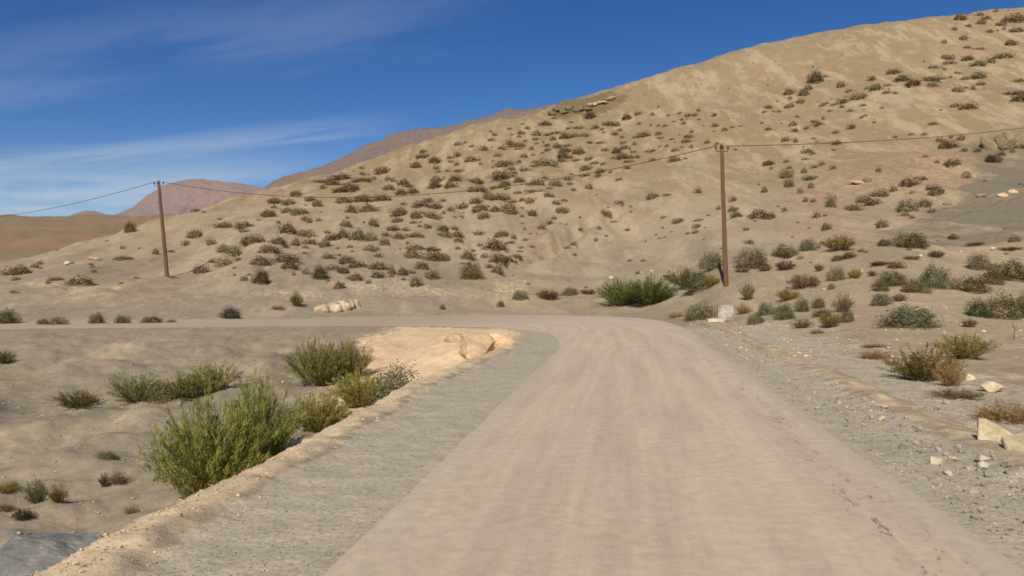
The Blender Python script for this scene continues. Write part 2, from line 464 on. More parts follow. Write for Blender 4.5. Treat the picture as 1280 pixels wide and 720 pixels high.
M_IRON = mat_plain('rusty_iron', srgb(70, 56, 48, .7), srgb(90, 70, 56, .7), 20.0)
M_CERAMIC = mat_plain('brown_ceramic', srgb(86, 70, 60, .8), srgb(98, 80, 66, .8), 6.0, .3)
M_CONC = mat_plain('whitewashed_concrete', srgb(196, 186, 170, .9), srgb(140, 136, 130, .88), 2.6, bump=.04)
M_CONC2 = mat_plain('pale_concrete', srgb(222, 208, 180, .92), srgb(196, 178, 148, .9), 3.0, bump=.03)

# ---------------------------------------------------------------- ground sheet
def build_ground():
    fine = np.arange(-39, 39.001, 0.13)
    side = np.concatenate([np.linspace(39, 75, 60)[1:], np.linspace(75, 285, 90)[1:], np.linspace(285, 321, 60)[1:-1]])
    az = np.radians(np.concatenate([fine, side]))
    rad = np.exp(np.linspace(math.log(1.2), math.log(260), 560))
    rad = np.concatenate([rad, np.exp(np.linspace(math.log(260), math.log(7000), 130))[1:]])
    A, Rr = np.meshgrid(az, rad, indexing='ij')
    X, Y = (Rr * np.sin(A)).ravel(), (Rr * np.cos(A)).ravel()
    dr, inr = road_fields(X, Y)
    Z = height(X, Y, (dr, inr))
    na, nr = A.shape
    idx = np.arange(na * nr).reshape(na, nr)
    nxt = np.roll(idx, -1, axis=0)
    F = np.stack([idx[:, :-1], nxt[:, :-1], nxt[:, 1:], idx[:, 1:]], -1).reshape(-1, 4)
    c = len(X)
    V = np.stack([X, Y, Z], 1)
    V = np.vstack([V, [[0, 0, -0.06]]])
    X1, Y1 = np.append(X, 0), np.append(Y, 0)
    b = base_z(X1, Y1); g, inside, sd, d1, d2 = gully(X1, Y1)
    dr, inr = np.append(dr, 1), np.append(inr, True)
    off = np.where(inr, 0, dr)
    u = X1 / np.maximum(Y1, 1)
    wob = fbm(X1 / 9, Y1 / 9, 4, 101); wob2 = fbm(X1 / 1.5, Y1 / 1.5, 4, 103)
    at = {}
    at['upper'] = sstep(4, 26, b + wob * 14)
    at['plain'] = sstep(190, 260, Y1 + wob * 30)
    at['scree'] = (sstep(.36, .46, u - wob * .15) * sstep(54, 60, Y1 + wob * 6) * sstep(68 + (u - .42) * 165, 58 + (u - .42) * 165, Y1 + wob * 22) * np.clip(0.8 + (u - .5) * 3, 0.7, 1.1)
                   + sstep(.54, .60, u) * sstep(84, 92, Y1) * sstep(118, 108, Y1 + wob * 12) * .9
                   + sstep(-.05, .02, u) * sstep(.22, .16, u) * np.exp(-((Y1 - 68 - wob * 6) / 3.0) ** 2) * .55
                   + inside * sstep(2, 6, d1) * np.clip(wob * 3 + .15, 0, .75))
    at['ash'] = np.clip(sstep(.10, -.12, u + wob * .25) * sstep(95, 70, Y1 + wob * 40) + sstep(.02, .12, u) * sstep(.40, .25, u) * sstep(86, 70, Y1 + wob * 20) * .7 + inside * sstep(.5, 2, d1) * .8, 0, 1)
    at['rubble'] = (np.exp(-((u - .50 - (Y1 - 95) * .002) / .09) ** 2) * np.exp(-((Y1 - 98 + (u - .5) * 40 + wob * 12) / 13) ** 2)
                    + .8 * np.exp(-((u - .385) / .035) ** 2) * np.exp(-((Y1 - 92) / 14) ** 2) + .7 * np.exp(-((u - .025 - wob * .05) / .03) ** 2) * np.exp(-((Y1 - 92) / 16) ** 2))
    at['strata'] = sstep(.035, .06, u) * sstep(.19, .10, u + wob * .05) * np.exp(-((Y1 - 178) / 8.0) ** 2)
    right = (X1 > 0) & ~inside & (Y1 < 45)
    lane = np.exp(-((off - 1.45 + wob2 * .3) / 0.36) ** 2)
    grav_r = np.where(right, sstep(7.5, 0.8, off + wob2 * 2.5) * (1 - .95 * lane) * sstep(44, 30, Y1), 0)
    grav_l = np.where(~inside & (sd < 0) & (X1 < 4) & (Y1 < 38), sstep(.40, .62, -sd + wob2 * .35), 0)
    grav_far = np.where((Y1 > 36) & (X1 < 7), sstep(2.5, 0.5, off) * .35, 0)
    at['gravel'] = np.clip(np.maximum(np.maximum(grav_r, grav_l), grav_far), 0, 1)
    rimsand = np.where((X1 > -9) & (Y1 < 36), np.exp(-((sd + .10) / .34) ** 2) + sstep(0, .3, sd) * sstep(2.2, .8, sd) * .7, 0)
    mound = inside * sstep(-7.0, -3.6, X1 + wob2 * 3.5 + wob * 2) * sstep(17, 21, Y1)
    lane_s = np.where(right, lane * .42, 0)
    bank = np.exp(-((b - 1.9) / 1.0) ** 2) * sstep(10, 2, X1) * sstep(-.05, .2, fbm(X1 / 4, Y1 / 4, 3, 107)) * .45
    at['sand'] = np.clip(mound, 0, 1)
    at['rimsand'] = np.clip(np.maximum.reduce([rimsand, lane_s * 1.25, bank]), 0, 1)
    nV = len(V)
    tri = np.stack([idx[:, 0], nxt[:, 0], np.full(na, c)], 1)
    me = mesh_from('ground', V, F, M_GROUND, True, at)
    o = link('ground', me); tag(o, kind='structure')
    return o
build_ground()

def build_road():
    nl = 17
    f = np.linspace(0, 1, nl)
    P = EI[:, None, :] * (1 - f)[None, :, None] + EO[:, None, :] * f[None, :, None]
    mid = (EI + EO) / 2
    lon = np.r_[0, np.cumsum(np.hypot(*np.diff(mid, axis=0).T))]
    W = np.hypot(*(EO - EI).T)
    X, Y = P[..., 0].ravel(), P[..., 1].ravel()
    lat = ((f - .5)[None, :] * W[:, None]).ravel()
    fo = ((1 - f)[None, :] * W[:, None]).ravel()
    rim = np.minimum(f[None, :] * W[:, None], (1 - f)[None, :] * W[:, None]).ravel()
    Z = base_z(X, Y) + 0.012 + fbm(X * .3, Y * .3, 3, 111) * 0.02 * np.clip(rim, 0, 1)
    Z = np.where(rim < 1e-6, Z - 0.03, Z)
    idx = np.arange(NST * nl).reshape(NST, nl)
    F = np.stack([idx[:-1, :-1], idx[:-1, 1:], idx[1:, 1:], idx[1:, :-1]], -1).reshape(-1, 4)
    me = mesh_from('road', np.stack([X, Y, Z], 1), F, M_ROAD, True,
                   dict(lat=lat, lon=np.repeat(lon, nl), rim=rim, fromouter=fo))
    tag(link('road', me), kind='structure')
build_road()

# ---------------------------------------------------------------- far mountains
def mat_mountain(name, a, b_, c, scale):
    m, nt, b = new_mat(name); t = NT(nt)
    n1 = t.noise(scale, 6, .65); n2 = t.noise(scale * 4, 6, .7, sx=(1, 1, 2.5)); n3 = t.noise(scale * 22, 4, .7)
    col = t.mix(t.ramp(n1, .38, .62), a, b_)
    col = t.mix(t.math('MULTIPLY', t.ramp(n2, .52, .68), .6), col, c)
    col = t.gain(col, n3, .85, 1.12)
    nt.links.new(col, b.inputs['Base Color'])
    t.bump(n2, .6, .06 / scale, b)
    return m
def mountain(name, ridge, Y0, depth, mat, seed, rough, zbase):
    """ridge: (px, py) of its skyline seen at distance Y0; a massif with a front and a back flank"""
    px = np.array([p for p, _ in ridge], float)
    xs = np.linspace(px[0], px[-1], 260)
    top = pchip(px, [CAM_H + (360 - q) / FPX * Y0 for _, q in ridge], xs)
    Xw = (xs - 640) / FPX * Y0
    v = np.linspace(-1, 1, 120)
    XX, VV = np.meshgrid(Xw, v, indexing='ij')
    YY = Y0 + VV * depth + (np.abs(VV) ** 1.0) * fbm(XX / (depth * .6), VV * 2, 3, seed) * depth * .3
    prof = np.where(VV < 0, (1 + VV) ** 1.15, (1 - VV) ** 1.3)
    ZZ = zbase + (top[:, None] - zbase) * prof
    w = np.clip(np.abs(VV) * 3, 0, 1)
    rid = np.abs(fbm(XX / (depth * .35), YY / (depth * .9), 5, seed + 3)) * 2
    ZZ = ZZ - rid * rough * (top[:, None] - zbase) * w * prof
    ZZ = ZZ + fbm(XX / (depth * .08), YY / (depth * .08), 4, seed + 5) * rough * .12 * (top[:, None] - zbase) * prof
    # follow lines of sight sideways so that the massif spreads with distance
    idx = np.arange(XX.size).reshape(XX.shape)
    F = np.stack([idx[:-1, :-1], idx[1:, :-1], idx[1:, 1:], idx[:-1, 1:]], -1).reshape(-1, 4)
    me = mesh_from(name, np.stack([XX.ravel(), YY.ravel(), ZZ.ravel()], 1), F, mat, True)
    tag(link(name, me), kind='structure')
MM1 = mat_mountain('mauve_rock', srgb(140, 120, 106, .78), srgb(130, 116, 110, .78), srgb(146, 126, 106, .78), .012)
MM2 = mat_mountain('rosy_rock', srgb(158, 134, 124, .80), srgb(146, 128, 124, .80), srgb(124, 122, 132, .78), .0035)
mountain('mountain', [(255, 352), (300, 290), (322, 246), (335, 231), (360, 219), (400, 207), (430, 196), (462, 179), (500, 166), (540, 160), (570, 155), (600, 144),
                      (625, 137), (650, 136), (690, 131), (760, 126), (860, 150), (1000, 230)], 760, 260, MM1, 201, .35, -15)
mountain('mountain', [(40, 290), (90, 268), (112, 263), (140, 268), (165, 259), (190, 240), (215, 227), (240, 223), (270, 225), (300, 228), (330, 234), (400, 250), (520, 290)], 3600, 900, MM2, 231, .3, 40)

# ---------------------------------------------------------------- plants: prototypes (unit width, unit height)
def quad_strip(B, D, up_w, w, tint, dry):
    pass
def leaf_mesh(name, centres, axis, size, aspect, tint, dry, normal=None):
    """one diamond leaf per centre"""
    n = len(centres)
    a = axis / (np.linalg.norm(axis, axis=1)[:, None] + 1e-9)
    r = RNG.normal(size=(n, 3)) if normal is None else normal + RNG.normal(size=(n, 3)) * .55; b = np.cross(a, r); b /= np.linalg.norm(b, axis=1)[:, None] + 1e-9
    L = size[:, None]; W = (size * aspect)[:, None]
    V = np.stack([centres - a * L * .5, centres + b * W * .5, centres + a * L * .5, centres - b * W * .5], 1).reshape(-1, 3)
    F = np.arange(4 * n).reshape(n, 4)
    return mesh_from(name, V, F, M_LEAF, False, dict(tint=np.repeat(tint, 4), dryness=np.repeat(dry, 4)))

def dome_points(n, seed, lumps, top=1.0, fill=.35, flat=2.0):
    rng = np.random.default_rng(seed)
    th = rng.uniform(0, 2 * np.pi, n); q = rng.uniform(0, 1, n)
    el = np.arcsin(q ** 1.1)
    ph = rng.uniform(0, 6.28, 6)
    rr = 1 + lumps * (np.sin(2 * th + ph[0]) * .35 + np.sin(3 * th + ph[1]) * .4 + np.sin(5 * th + ph[2] + el * 3) * .35 + np.sin(el * 7 + ph[3] + th) * .25)
    rr *= (1 - fill * rng.uniform(0, 1, n) ** 2)
    rr *= 1 + .10 * rng.normal(size=n)
    d = np.stack([np.cos(th) * np.cos(el), np.sin(th) * np.cos(el), np.sin(el)], 1)
    P = d * rr[:, None] * np.array([.5, .5, .92 * top])
    return P, d, rng

def proto_dome(name, n, seed, lumps, size, aspect=.55, upright=.3):
    P, d, rng = dome_points(n, seed, lumps)
    P[:, 2] = np.maximum(P[:, 2], .02)
    tg = np.cross(d, rng.normal(size=(n, 3)))
    ax = d * .25 + tg + np.array([0, 0, upright])
    # clumps of lighter and darker foliage
    cl = vnoise(P[:, 0] * 7 + 10, P[:, 1] * 7 + P[:, 2] * 5 + 10, seed)
    tint = np.clip(.5 + (cl - .5) * .5 + rng.normal(size=n) * .10, 0, 1)
    dry = np.clip(rng.uniform(0, 1, n) * .66 + .1 * (P[:, 2] < .2), 0, 1)
    return leaf_mesh(name, P, ax, size * rng.uniform(.6, 1.4, n), aspect, tint, dry, d)

def proto_plumes(name, n, m, seed, spread, leaf, base_r=.16, lo=.5, dryness=.0, open_=.5, aspect=.16, round_=.55, jit=.03):
    """a bush of n arching shoots, each feathered with m fine leaves or twiglets"""
    rng = np.random.default_rng(seed)
    th = rng.uniform(0, 2 * np.pi, n); r = np.sqrt(rng.uniform(0, 1, n))
    ph = rng.uniform(0, 6.28, 4)
    lob = 1 + .20 * np.sin(2 * th + ph[0]) + .16 * np.sin(3 * th + ph[1]) + .12 * np.sin(5 * th + ph[2])
    base = np.stack([np.cos(th) * r * base_r, np.sin(th) * r * base_r, np.zeros(n)], 1)
    out = r * spread * lob * rng.uniform(.75, 1.1, n)
    tall = (1 - round_ * r ** 2.2) * rng.uniform(lo, 1.0, n) * (.8 + .2 * lob)
    th2 = th + rng.normal(size=n) * .3
    tip = base + np.stack([np.cos(th2) * out, np.sin(th2) * out, tall], 1)
    t = rng.uniform(0, 1, (n, m)) ** .75
    t = .10 + .90 * t
    arch = (t - t * t)[..., None] * np.array([0, 0, .35]) * r[:, None, None]
    P = base[:, None, :] * (1 - t)[..., None] + tip[:, None, :] * t[..., None] + arch
    P = P + rng.normal(size=(n, m, 3)) * jit * (.4 + .6 * (1 - np.abs(t * 2 - 1.2)))[..., None]
    ax = (tip - base); ax /= np.linalg.norm(ax, axis=1)[:, None]
    A = ax[:, None, :] + rng.normal(size=(n, m, 3)) * open_
    shoot = rng.normal(size=n) * .20
    tint = np.clip(.5 + shoot[:, None] + (t - .5) * .15 + rng.normal(size=(n, m)) * .10, 0, 1)
    dr = np.clip(rng.uniform(0, .62, (n, m)) + dryness + .30 * (t < .25) + (rng.uniform(0, 1, n) < .16)[:, None] * .45, 0, 1)
    P = P.reshape(-1, 3); P[:, 2] = np.maximum(P[:, 2], .0)
    return leaf_mesh(name, P, A.reshape(-1, 3), leaf * rng.uniform(.6, 1.35, n * m), aspect, tint.ravel(), dr.ravel())

def proto_stems(name, n, seed, spread, top, r0=.012):
    """woody stems: tapered three-sided rods fanning out from the base"""
    rng = np.random.default_rng(seed)
    V, F = [], []
    for k in range(n):
        a = rng.uniform(0, 6.28); out = spread * rng.uniform(.3, 1); h = top * rng.uniform(.5, 1)
        b = np.array([math.cos(a) * .05, math.sin(a) * .05, -.03])
        mid = b + np.array([math.cos(a) * out * .4, math.sin(a) * out * .4, h * .55]) + rng.normal(size=3) * .02
        tip = b + np.array([math.cos(a) * out, math.sin(a) * out, h])
        s = len(V)
        for p, r in ((b, r0), (mid, r0 * .7), (tip, r0 * .25)):
            for q in range(3):
                V.append(p + np.array([math.cos(q * 2.09) * r, math.sin(q * 2.09) * r, 0]))
        for lv in range(2):
            for q in range(3):
                F.append([s + lv * 3 + q, s + lv * 3 + (q + 1) % 3, s + lv * 3 + 3 + (q + 1) % 3, s + lv * 3 + 3 + q])
    return mesh_from(name, np.array(V), np.array(F), M_TWIG)

HILL = [proto_dome('shrub', 900, 300 + k, .36, .095, .7) for k in range(8)]
CUSH = [proto_dome('foliage', 4200, 320 + k, .30, .048, .6, .5) for k in range(4)]
TUFT = [proto_plumes('foliage', 170, 26, 340 + k, .44, .075, .26, .6, 0, .55, .20, .5, .03) for k in range(4)]
BROOM = [proto_plumes('foliage', 120, 40, 360 + k, .42, .085, .18, .5, 0, .42, .14, .5, .025) for k in range(4)]
BIGB = [proto_plumes('foliage', 260, 66, 380 + k, .44, .062, .20, .5, 0, .40, .13, .5, .02) for k in range(3)]
DRY = [proto_plumes('foliage', 200, 26, 400 + k, .46, .08, .25, .35, .30, .5, .14, .5, .03) for k in range(3)]
STEM = [proto_stems('stem', 30, 420 + k, .38, .6) for k in range(3)]
PROTO = dict(cushion=CUSH, tuft=TUFT, broom=BROOM, bigbroom=BIGB, dry=DRY)

G_OLIVE = srgb(122, 110, 66, .72)
G_GREEN = srgb(128, 128, 62, .94)
G_DARK = srgb(106, 112, 60, .88)
G_GREY = srgb(138, 126, 90, .76)
G_TEAL = srgb(128, 126, 94, .76)
G_YELL = srgb(148, 130, 64, .78)
G_BROWN = srgb(136, 108, 78, .72)
G_STRAW = srgb(172, 138, 88, .75)
G_HILL = srgb(136, 116, 82, .86)

def plant(px, cy, w, h, kind, colour, label, cat='bush', group=None, Y=None, name='bush', depth=None, sink=.03, lift=0, closer=None):
    """a bush at the spot where its foot is seen; w, h apparent size"""
    if closer: Y = hit(px, cy + h / 2 - lift)[0][1] * closer
    if Y is None:
        X, Yd, z = hit(px, cy + h / 2 - lift)[0]
    else:
        X, Yd = (px - 640) / FPX * Y, Y; z = h1(X, Yd)
    sw, sh = w * Yd / FPX, h * Yd / FPX * 1.02
    if Y is not None: sh = max(sh, CAM_H + (360 - cy + h / 2) / FPX * Yd - z + sink)
    root = empty(name, (X, Yd, z - sink), random.uniform(0, 6.28))
    tag(root, label, cat, group)
    P = PROTO[kind]; me = P[random.randrange(len(P))]
    sd = depth or random.uniform(.8, 1.05)
    if kind == 'cushion': sw *= 1.14; sh *= 1.06
    f = link('foliage', me, root, scale=(sw * 1.02, sw * sd, sh)); f.color = (*colour, 1)
    s = link('stem', STEM[random.randrange(3)], root, scale=(sw, sw * sd, sh * (.55 if kind == 'cushion' else .8)))
    return root

# ---- bushes of the roadside scrub by the taller pole
SCRUB = 'bushes of the roadside scrub below the slope'
for a in [
 (940.8,323,36,23,'cushion',G_GREY,'broad grey-green bush just past the taller pole'),
 (980.5,315,29,13.5,'cushion',G_OLIVE,'low wide olive bush between grey-green ones beyond the taller pole'),
 (1010,306,18,13.5,'cushion',G_TEAL,'small grey-green bush beside the tall yellowish bush under the slope'),
 (1049,302,36,22,'tuft',G_YELL,'tall rounded yellow-olive bush where the scrub meets the bare slope'),
 (982,331,23,14,'tuft',G_BROWN,'twiggy grey-brown bush directly below the low wide olive bush'),
 (1005,350,41,20,'tuft',G_BROWN,'wide reddish-brown dry bush amid green scrub'),
 (984,367,25,18,'tuft',G_YELL,'bright yellow bush touching the wide reddish-brown one'),
 (1046,342,20,16,'cushion',G_GREY,'grey bush next to a small yellow-green one, mid scrub'),
 (1068,341,18,14,'tuft',G_YELL,'small yellow-green bush scattered with pale stones'),
 (1090,341,12.6,9,'tuft',G_BROWN,'tiny brown bush uphill from the big blue-grey cushion'),
 (1097,329,14,6,'tuft',G_BROWN,'flat reddish-brown bush at the slope foot, smallest of three in a row'),
 (935,362,18,27,'broom',G_GREY,'tall thin grey-green bush with loose shoots near the taller pole'),
 (930,384,18,16,'dry',G_STRAW,'dry tan tuft under the tall thin bush by the pole'),
 (957,386,20,16,'cushion',G_TEAL,'dark blue-green bush close to the concrete marker'),
 (945,397.5,20,12.6,'cushion',G_GREY,'low grey bush beside the concrete marker, nearest the road'),
 (980,389,23.5,20,'cushion',srgb(124,122,78,.66),'plump grey-green bush second along from the concrete marker'),
 (1003,381,18,16,'cushion',G_TEAL,'small round green bush just behind the plump grey-green one'),
 (1023,378,14.4,13.5,'cushion',G_GREY,'small dark grey bush beside a tall grey one'),
 (1054,377,25,27,'broom',G_GREY,'tall grey bush standing behind a yellow one near the roadside'),
 (1037,398,27,23.5,'tuft',G_YELL,'yellow bush in front of the tall grey bush, close to the road'),
 (1028,391,21,9,'cushion',G_OLIVE,'low olive bush squeezed behind the roadside yellow bush'),
 (1002,402,23,16,'dry',srgb(150,136,96,.7),'pale faded tuft at the roadside between grey and yellow bushes'),
 (1021,413,16,7,'dry',G_STRAW,'flat brown tuft at the very edge of the gravel'),
 (1058,395,18,16,'cushion',G_GREY,'grey-green bush against the side of the roadside yellow bush'),
 (1047,322.5,14,7,'cushion',G_GREY,'small flat bush below the tall rounded yellow-olive one'),
 (1062,319,14,8,'cushion',G_OLIVE,'small olive bush just below the tall yellow-olive one, uphill of its twin'),
 (1024,333,11,12,'tuft',G_GREY,'small upright faded bush alone in the middle of the scrub'),
 (1039,358,8,7,'cushion',G_GREY,'tiny grey bush alone on bare ground above the tall grey bush'),
 (956,335,16,8,'tuft',G_BROWN,'low brown tuft below the broad grey-green bush past the pole'),
 (928,337,16,7,'tuft',G_BROWN,'low brown tuft right at the foot of the taller pole'),
 (1137,395,66,25,'cushion',G_TEAL,'big blue-grey cushion bush, widest of the roadside scrub'),
 (1115,348,33,17.5,'cushion',G_OLIVE,'olive bush uphill from the blue-grey cushion'),
 (1101,358,19,10.7,'cushion',G_GREY,'small bush tucked below the olive one uphill of the blue-grey cushion'),
 (1144,357,29,16.5,'cushion',G_GREY,'pale grey-green bush merging with a taller darker one'),
 (1168,346,36,25,'cushion',G_TEAL,'tall grey-green bush straight uphill from the blue-grey cushion'),
 (1223,327,27,19.4,'cushion',G_GREY,'round grey-green bush uphill of a long hedge-like row'),
 (1214,355,37,19.4,'cushion',G_OLIVE,'olive bush with a brownish top at the end of the long row'),
 (1241,346,25,19,'cushion',G_GREY,'grey-green bush in the middle of the long row'),
 (1262,338,50,21,'cushion',G_OLIVE,'longest olive bush of the row, near the picture edge'),
 (1223,385,27,21,'cushion',srgb(92,98,64,.6),'dark green bush leading the clump near the picture edge'),
 (1253,383,40,29,'cushion',G_GREY,'large grey-green bush behind the dark green one'),
 (1277,379,30,37,'tuft',G_OLIVE,'tall brownish-olive bush cut off by the picture edge'),
 (1102,374,21,15.5,'cushion',G_TEAL,'small blue-grey bush just uphill of the big cushion'),
 (1124,371,17.5,11.7,'tuft',G_BROWN,'brown twiggy bush between two blue-grey ones'),
 (1212,402.5,15.5,13.6,'tuft',G_BROWN,'small round brown bush with a white stone at its foot'),
 (1101,328.6,23,7,'tuft',G_BROWN,'flat brown strip of bush at the slope foot, longest of three'),
 (1120,331,19,8,'cushion',G_OLIVE,'flat olive bush beside the brown strip at the slope foot'),
 (1171,317,17.5,10,'tuft',G_BROWN,'brown bush beside a yellow stone at the slope foot'),
 (1138,300.5,35,17.5,'cushion',srgb(124,112,62,.64),'wide olive bush at the foot of the grey scree'),
 (1105,303,15,8,'cushion',G_OLIVE,'small bush at the thin end of the wide olive one under the scree'),
 (1140,321,19,6,'tuft',G_BROWN,'flat reddish tuft just below the wide olive bush'),
 (1268,298.5,14,8,'cushion',G_GREY,'small bush high on the grey scree at the picture edge'),
 (1191,296.5,12,5,'cushion',G_BROWN,'tiny flat bush on the lower scree'),
 (1263,310,25,5,'tuft',G_OLIVE,'long thin tuft below the grey scree'),
 (1219,304.5,24,5,'tuft',G_BROWN,'long reddish tuft across the foot of the scree'),
 (1152,451,84,50,'broom',srgb(136,118,64,.80),'large olive broom bush closest to the road on the pole side'),
 (1203,430,56,36,'tuft',srgb(136,124,62,.78),'rounded yellow-olive bush tucked behind the large broom bush'),
 (1188,462,30,40,'dry',G_STRAW,'straw-coloured dry tuft beside the large olive broom bush'),
 (1257,511,66,32,'dry',G_STRAW,'large mat of dry tan grass uphill of the cream slabs'),
 (1195,489,60,14,'dry',srgb(128,104,72,.7),'flat dry brown mat beside the big pale boulder'),
 (1092,441,34,14,'dry',G_STRAW,'pale dry tuft in the gravel near the large broom bush'),
 (1093,431,30,6,'dry',srgb(140,120,80,.7),'thin dry strip just above the pale dry tuft'),
]:
    plant(*a, group=SCRUB)
G2 = 'bushes around the outside of the bend'
for a in [
 (776,363,50,38,'bigbroom',G_DARK,'dark green bush at the outside of the bend, lower half of a pair'),
 (812,361,54,40,'bigbroom',G_DARK,'dark green bush outside the bend, larger of the joined pair'),
 (856,346,42,28,'tuft',srgb(132,112,54,.66),'yellowish bush rising behind the dark green pair'),
 (872,353,40,20,'cushion',G_TEAL,'grey-green bush spreading beside the dark green pair'),
 (889,350,24,18,'tuft',G_YELL,'yellow-brown bush just short of the taller pole'),
 (890,326,26,20,'cushion',G_GREY,'grey bush behind the taller pole on the bank'),
 (875,390,36,20,'cushion',G_GREY,'grey bush right beside the concrete marker on the road bend side'),
 (845,393,18,10,'dry',G_STRAW,'dry straw tuft at the road edge by the marker'),
 (685,367,28,15,'tuft',G_BROWN,'widest brown bush on the flat beyond the bend'),
 (713,364,20,9,'cushion',G_GREY,'low grey bush between a brown bush and the dark green pair'),
 (650,369,17,11,'cushion',G_TEAL,'faint grey-green bush first along the flat beyond the bend'),
 (735,364,18,8,'tuft',G_BROWN,'flat brown bush closest to the dark green pair'),
 (553,384,7,7,'cushion',G_GREY,'tiny bush alone between the boulder pile and the bend'),
 (626,380,8,8,'cushion',G_GREY,'tiny bush alone on the flat straight beyond the sandy mound'),
 (371,373,24,20,'broom',G_GREEN,'green bush on the bank just before the pile of boulders'),
 (288,391,22,14,'cushion',srgb(100,96,58,.6),'solitary round green bush at the far verge'),
 (347,384,16,7,'dry',G_STRAW,'dry reddish tuft under the green bush on the bank'),
]:
    plant(*a, group=G2)
G3 = 'bushes in a line along the far verge'
for a in [
 (10,396,22,18,'cushion',srgb(106,102,56,.6),'tallest green bush of the far verge line, at the picture edge'),
 (54,402,15,8,'cushion',G_BROWN,'dull brown bush second in the far verge line from the edge'),
 (72,401,20,10,'cushion',G_GREY,'grey bush touching the dull brown one of the far verge line'),
 (121,398,18,13,'cushion',G_BROWN,'dark round bush in the middle of the far verge line'),
 (153,399,17,10,'cushion',G_OLIVE,'olive bush after the dark round one in the far verge line'),
 (190,399,22,8,'cushion',G_OLIVE,'long low bush of the far verge line below the leaning pole'),
 (214,401,11,4,'cushion',G_BROWN,'tiny flat bush at the end of the far verge line'),
]:
    plant(*a, group=G3)
G4 = 'bushes growing in the gully'
for a, kw in [
 ((262,545,120,136,'bigbroom',G_GREEN,'biggest green broom bush, against the gully rim'), dict(lift=6, closer=.93)),
 ((325,512,92,112,'bigbroom',srgb(126,128,66,.92),'tall green broom bush behind the biggest one in the gully'), dict(lift=6, closer=.93)),
 ((398,456,64,66,'bigbroom',srgb(138,130,72,.95),'upright green broom bush just before the sandy mound'), dict(lift=6)),
 ((438,452,50,52,'bigbroom',srgb(140,132,76,.95),'feathery olive broom bush touching the sandy mound'), dict(lift=6)),
 ((400,512,74,56,'bigbroom',srgb(136,130,66,.94),'olive broom bush leaning on the rim below the mound'), dict(lift=3, closer=.97)),
 ((452,488,74,54,'bigbroom',srgb(142,134,66,.94),'yellow-green broom bush along the rim'), dict(lift=6)),
 ((495,478,58,34,'cushion',G_TEAL,'grey cushion bush at the end of the rim bushes'), dict(Y=17.6)),
 ((98,497,52,26,'broom',srgb(124,112,66,.76),'lone low olive bush out on the gully floor'), {}),
 ((172,482,64,40,'broom',srgb(128,126,78,.88),'grey-green broom bush first of the sprawling gully row'), {}),
 ((205,489,36,24,'cushion',G_GREY,'small grey bush between two broom bushes in the gully row'), {}),
 ((228,480,58,34,'broom',srgb(136,126,68,.88),'low olive broom bush in the middle of the gully row'), {}),
 ((264,468,60,46,'broom',srgb(132,126,68,.88),'tallest broom bush of the gully row, with loose shoots'), {}),
 ((6,444,26,20,'broom',srgb(120,112,62,.76),'green tuft cut by the picture edge on the far gully side'), {}),
 ((10,607,28,16,'tuft',G_YELL,'yellow-green tuft at the picture edge in the near gully'), {}),
 ((46,611,28,36,'broom',srgb(122,118,78,.76),'upright grey-green tuft in the near gully'), {}),
 ((72,614,20,28,'broom',srgb(134,120,70,.76),'narrow yellowish tuft beside the upright grey-green one'), {}),
 ((28,641,24,18,'tuft',srgb(80,84,46,.58),'small dark tuft above the grey rock slab'), {}),
 ((6,632,18,12,'dry',G_BROWN,'small brown tuft at the picture edge above the slab'), {}),
 ((131,597,16,22,'broom',G_TEAL,'thin grey sprig on the gully floor among stones'), {}),
 ((148,595,18,22,'dry',srgb(140,124,100,.7),'bare twiggy sprig beside the thin grey one'), {}),
 ((134,568,22,10,'cushion',G_TEAL,'flat grey-green tuft on the gully floor above the sprigs'), {}),
 ((164,634,14,16,'dry',G_GREY,'faint grey sprig close under the gully rim'), {}),
]:
    plant(*a, group=G4, **kw)

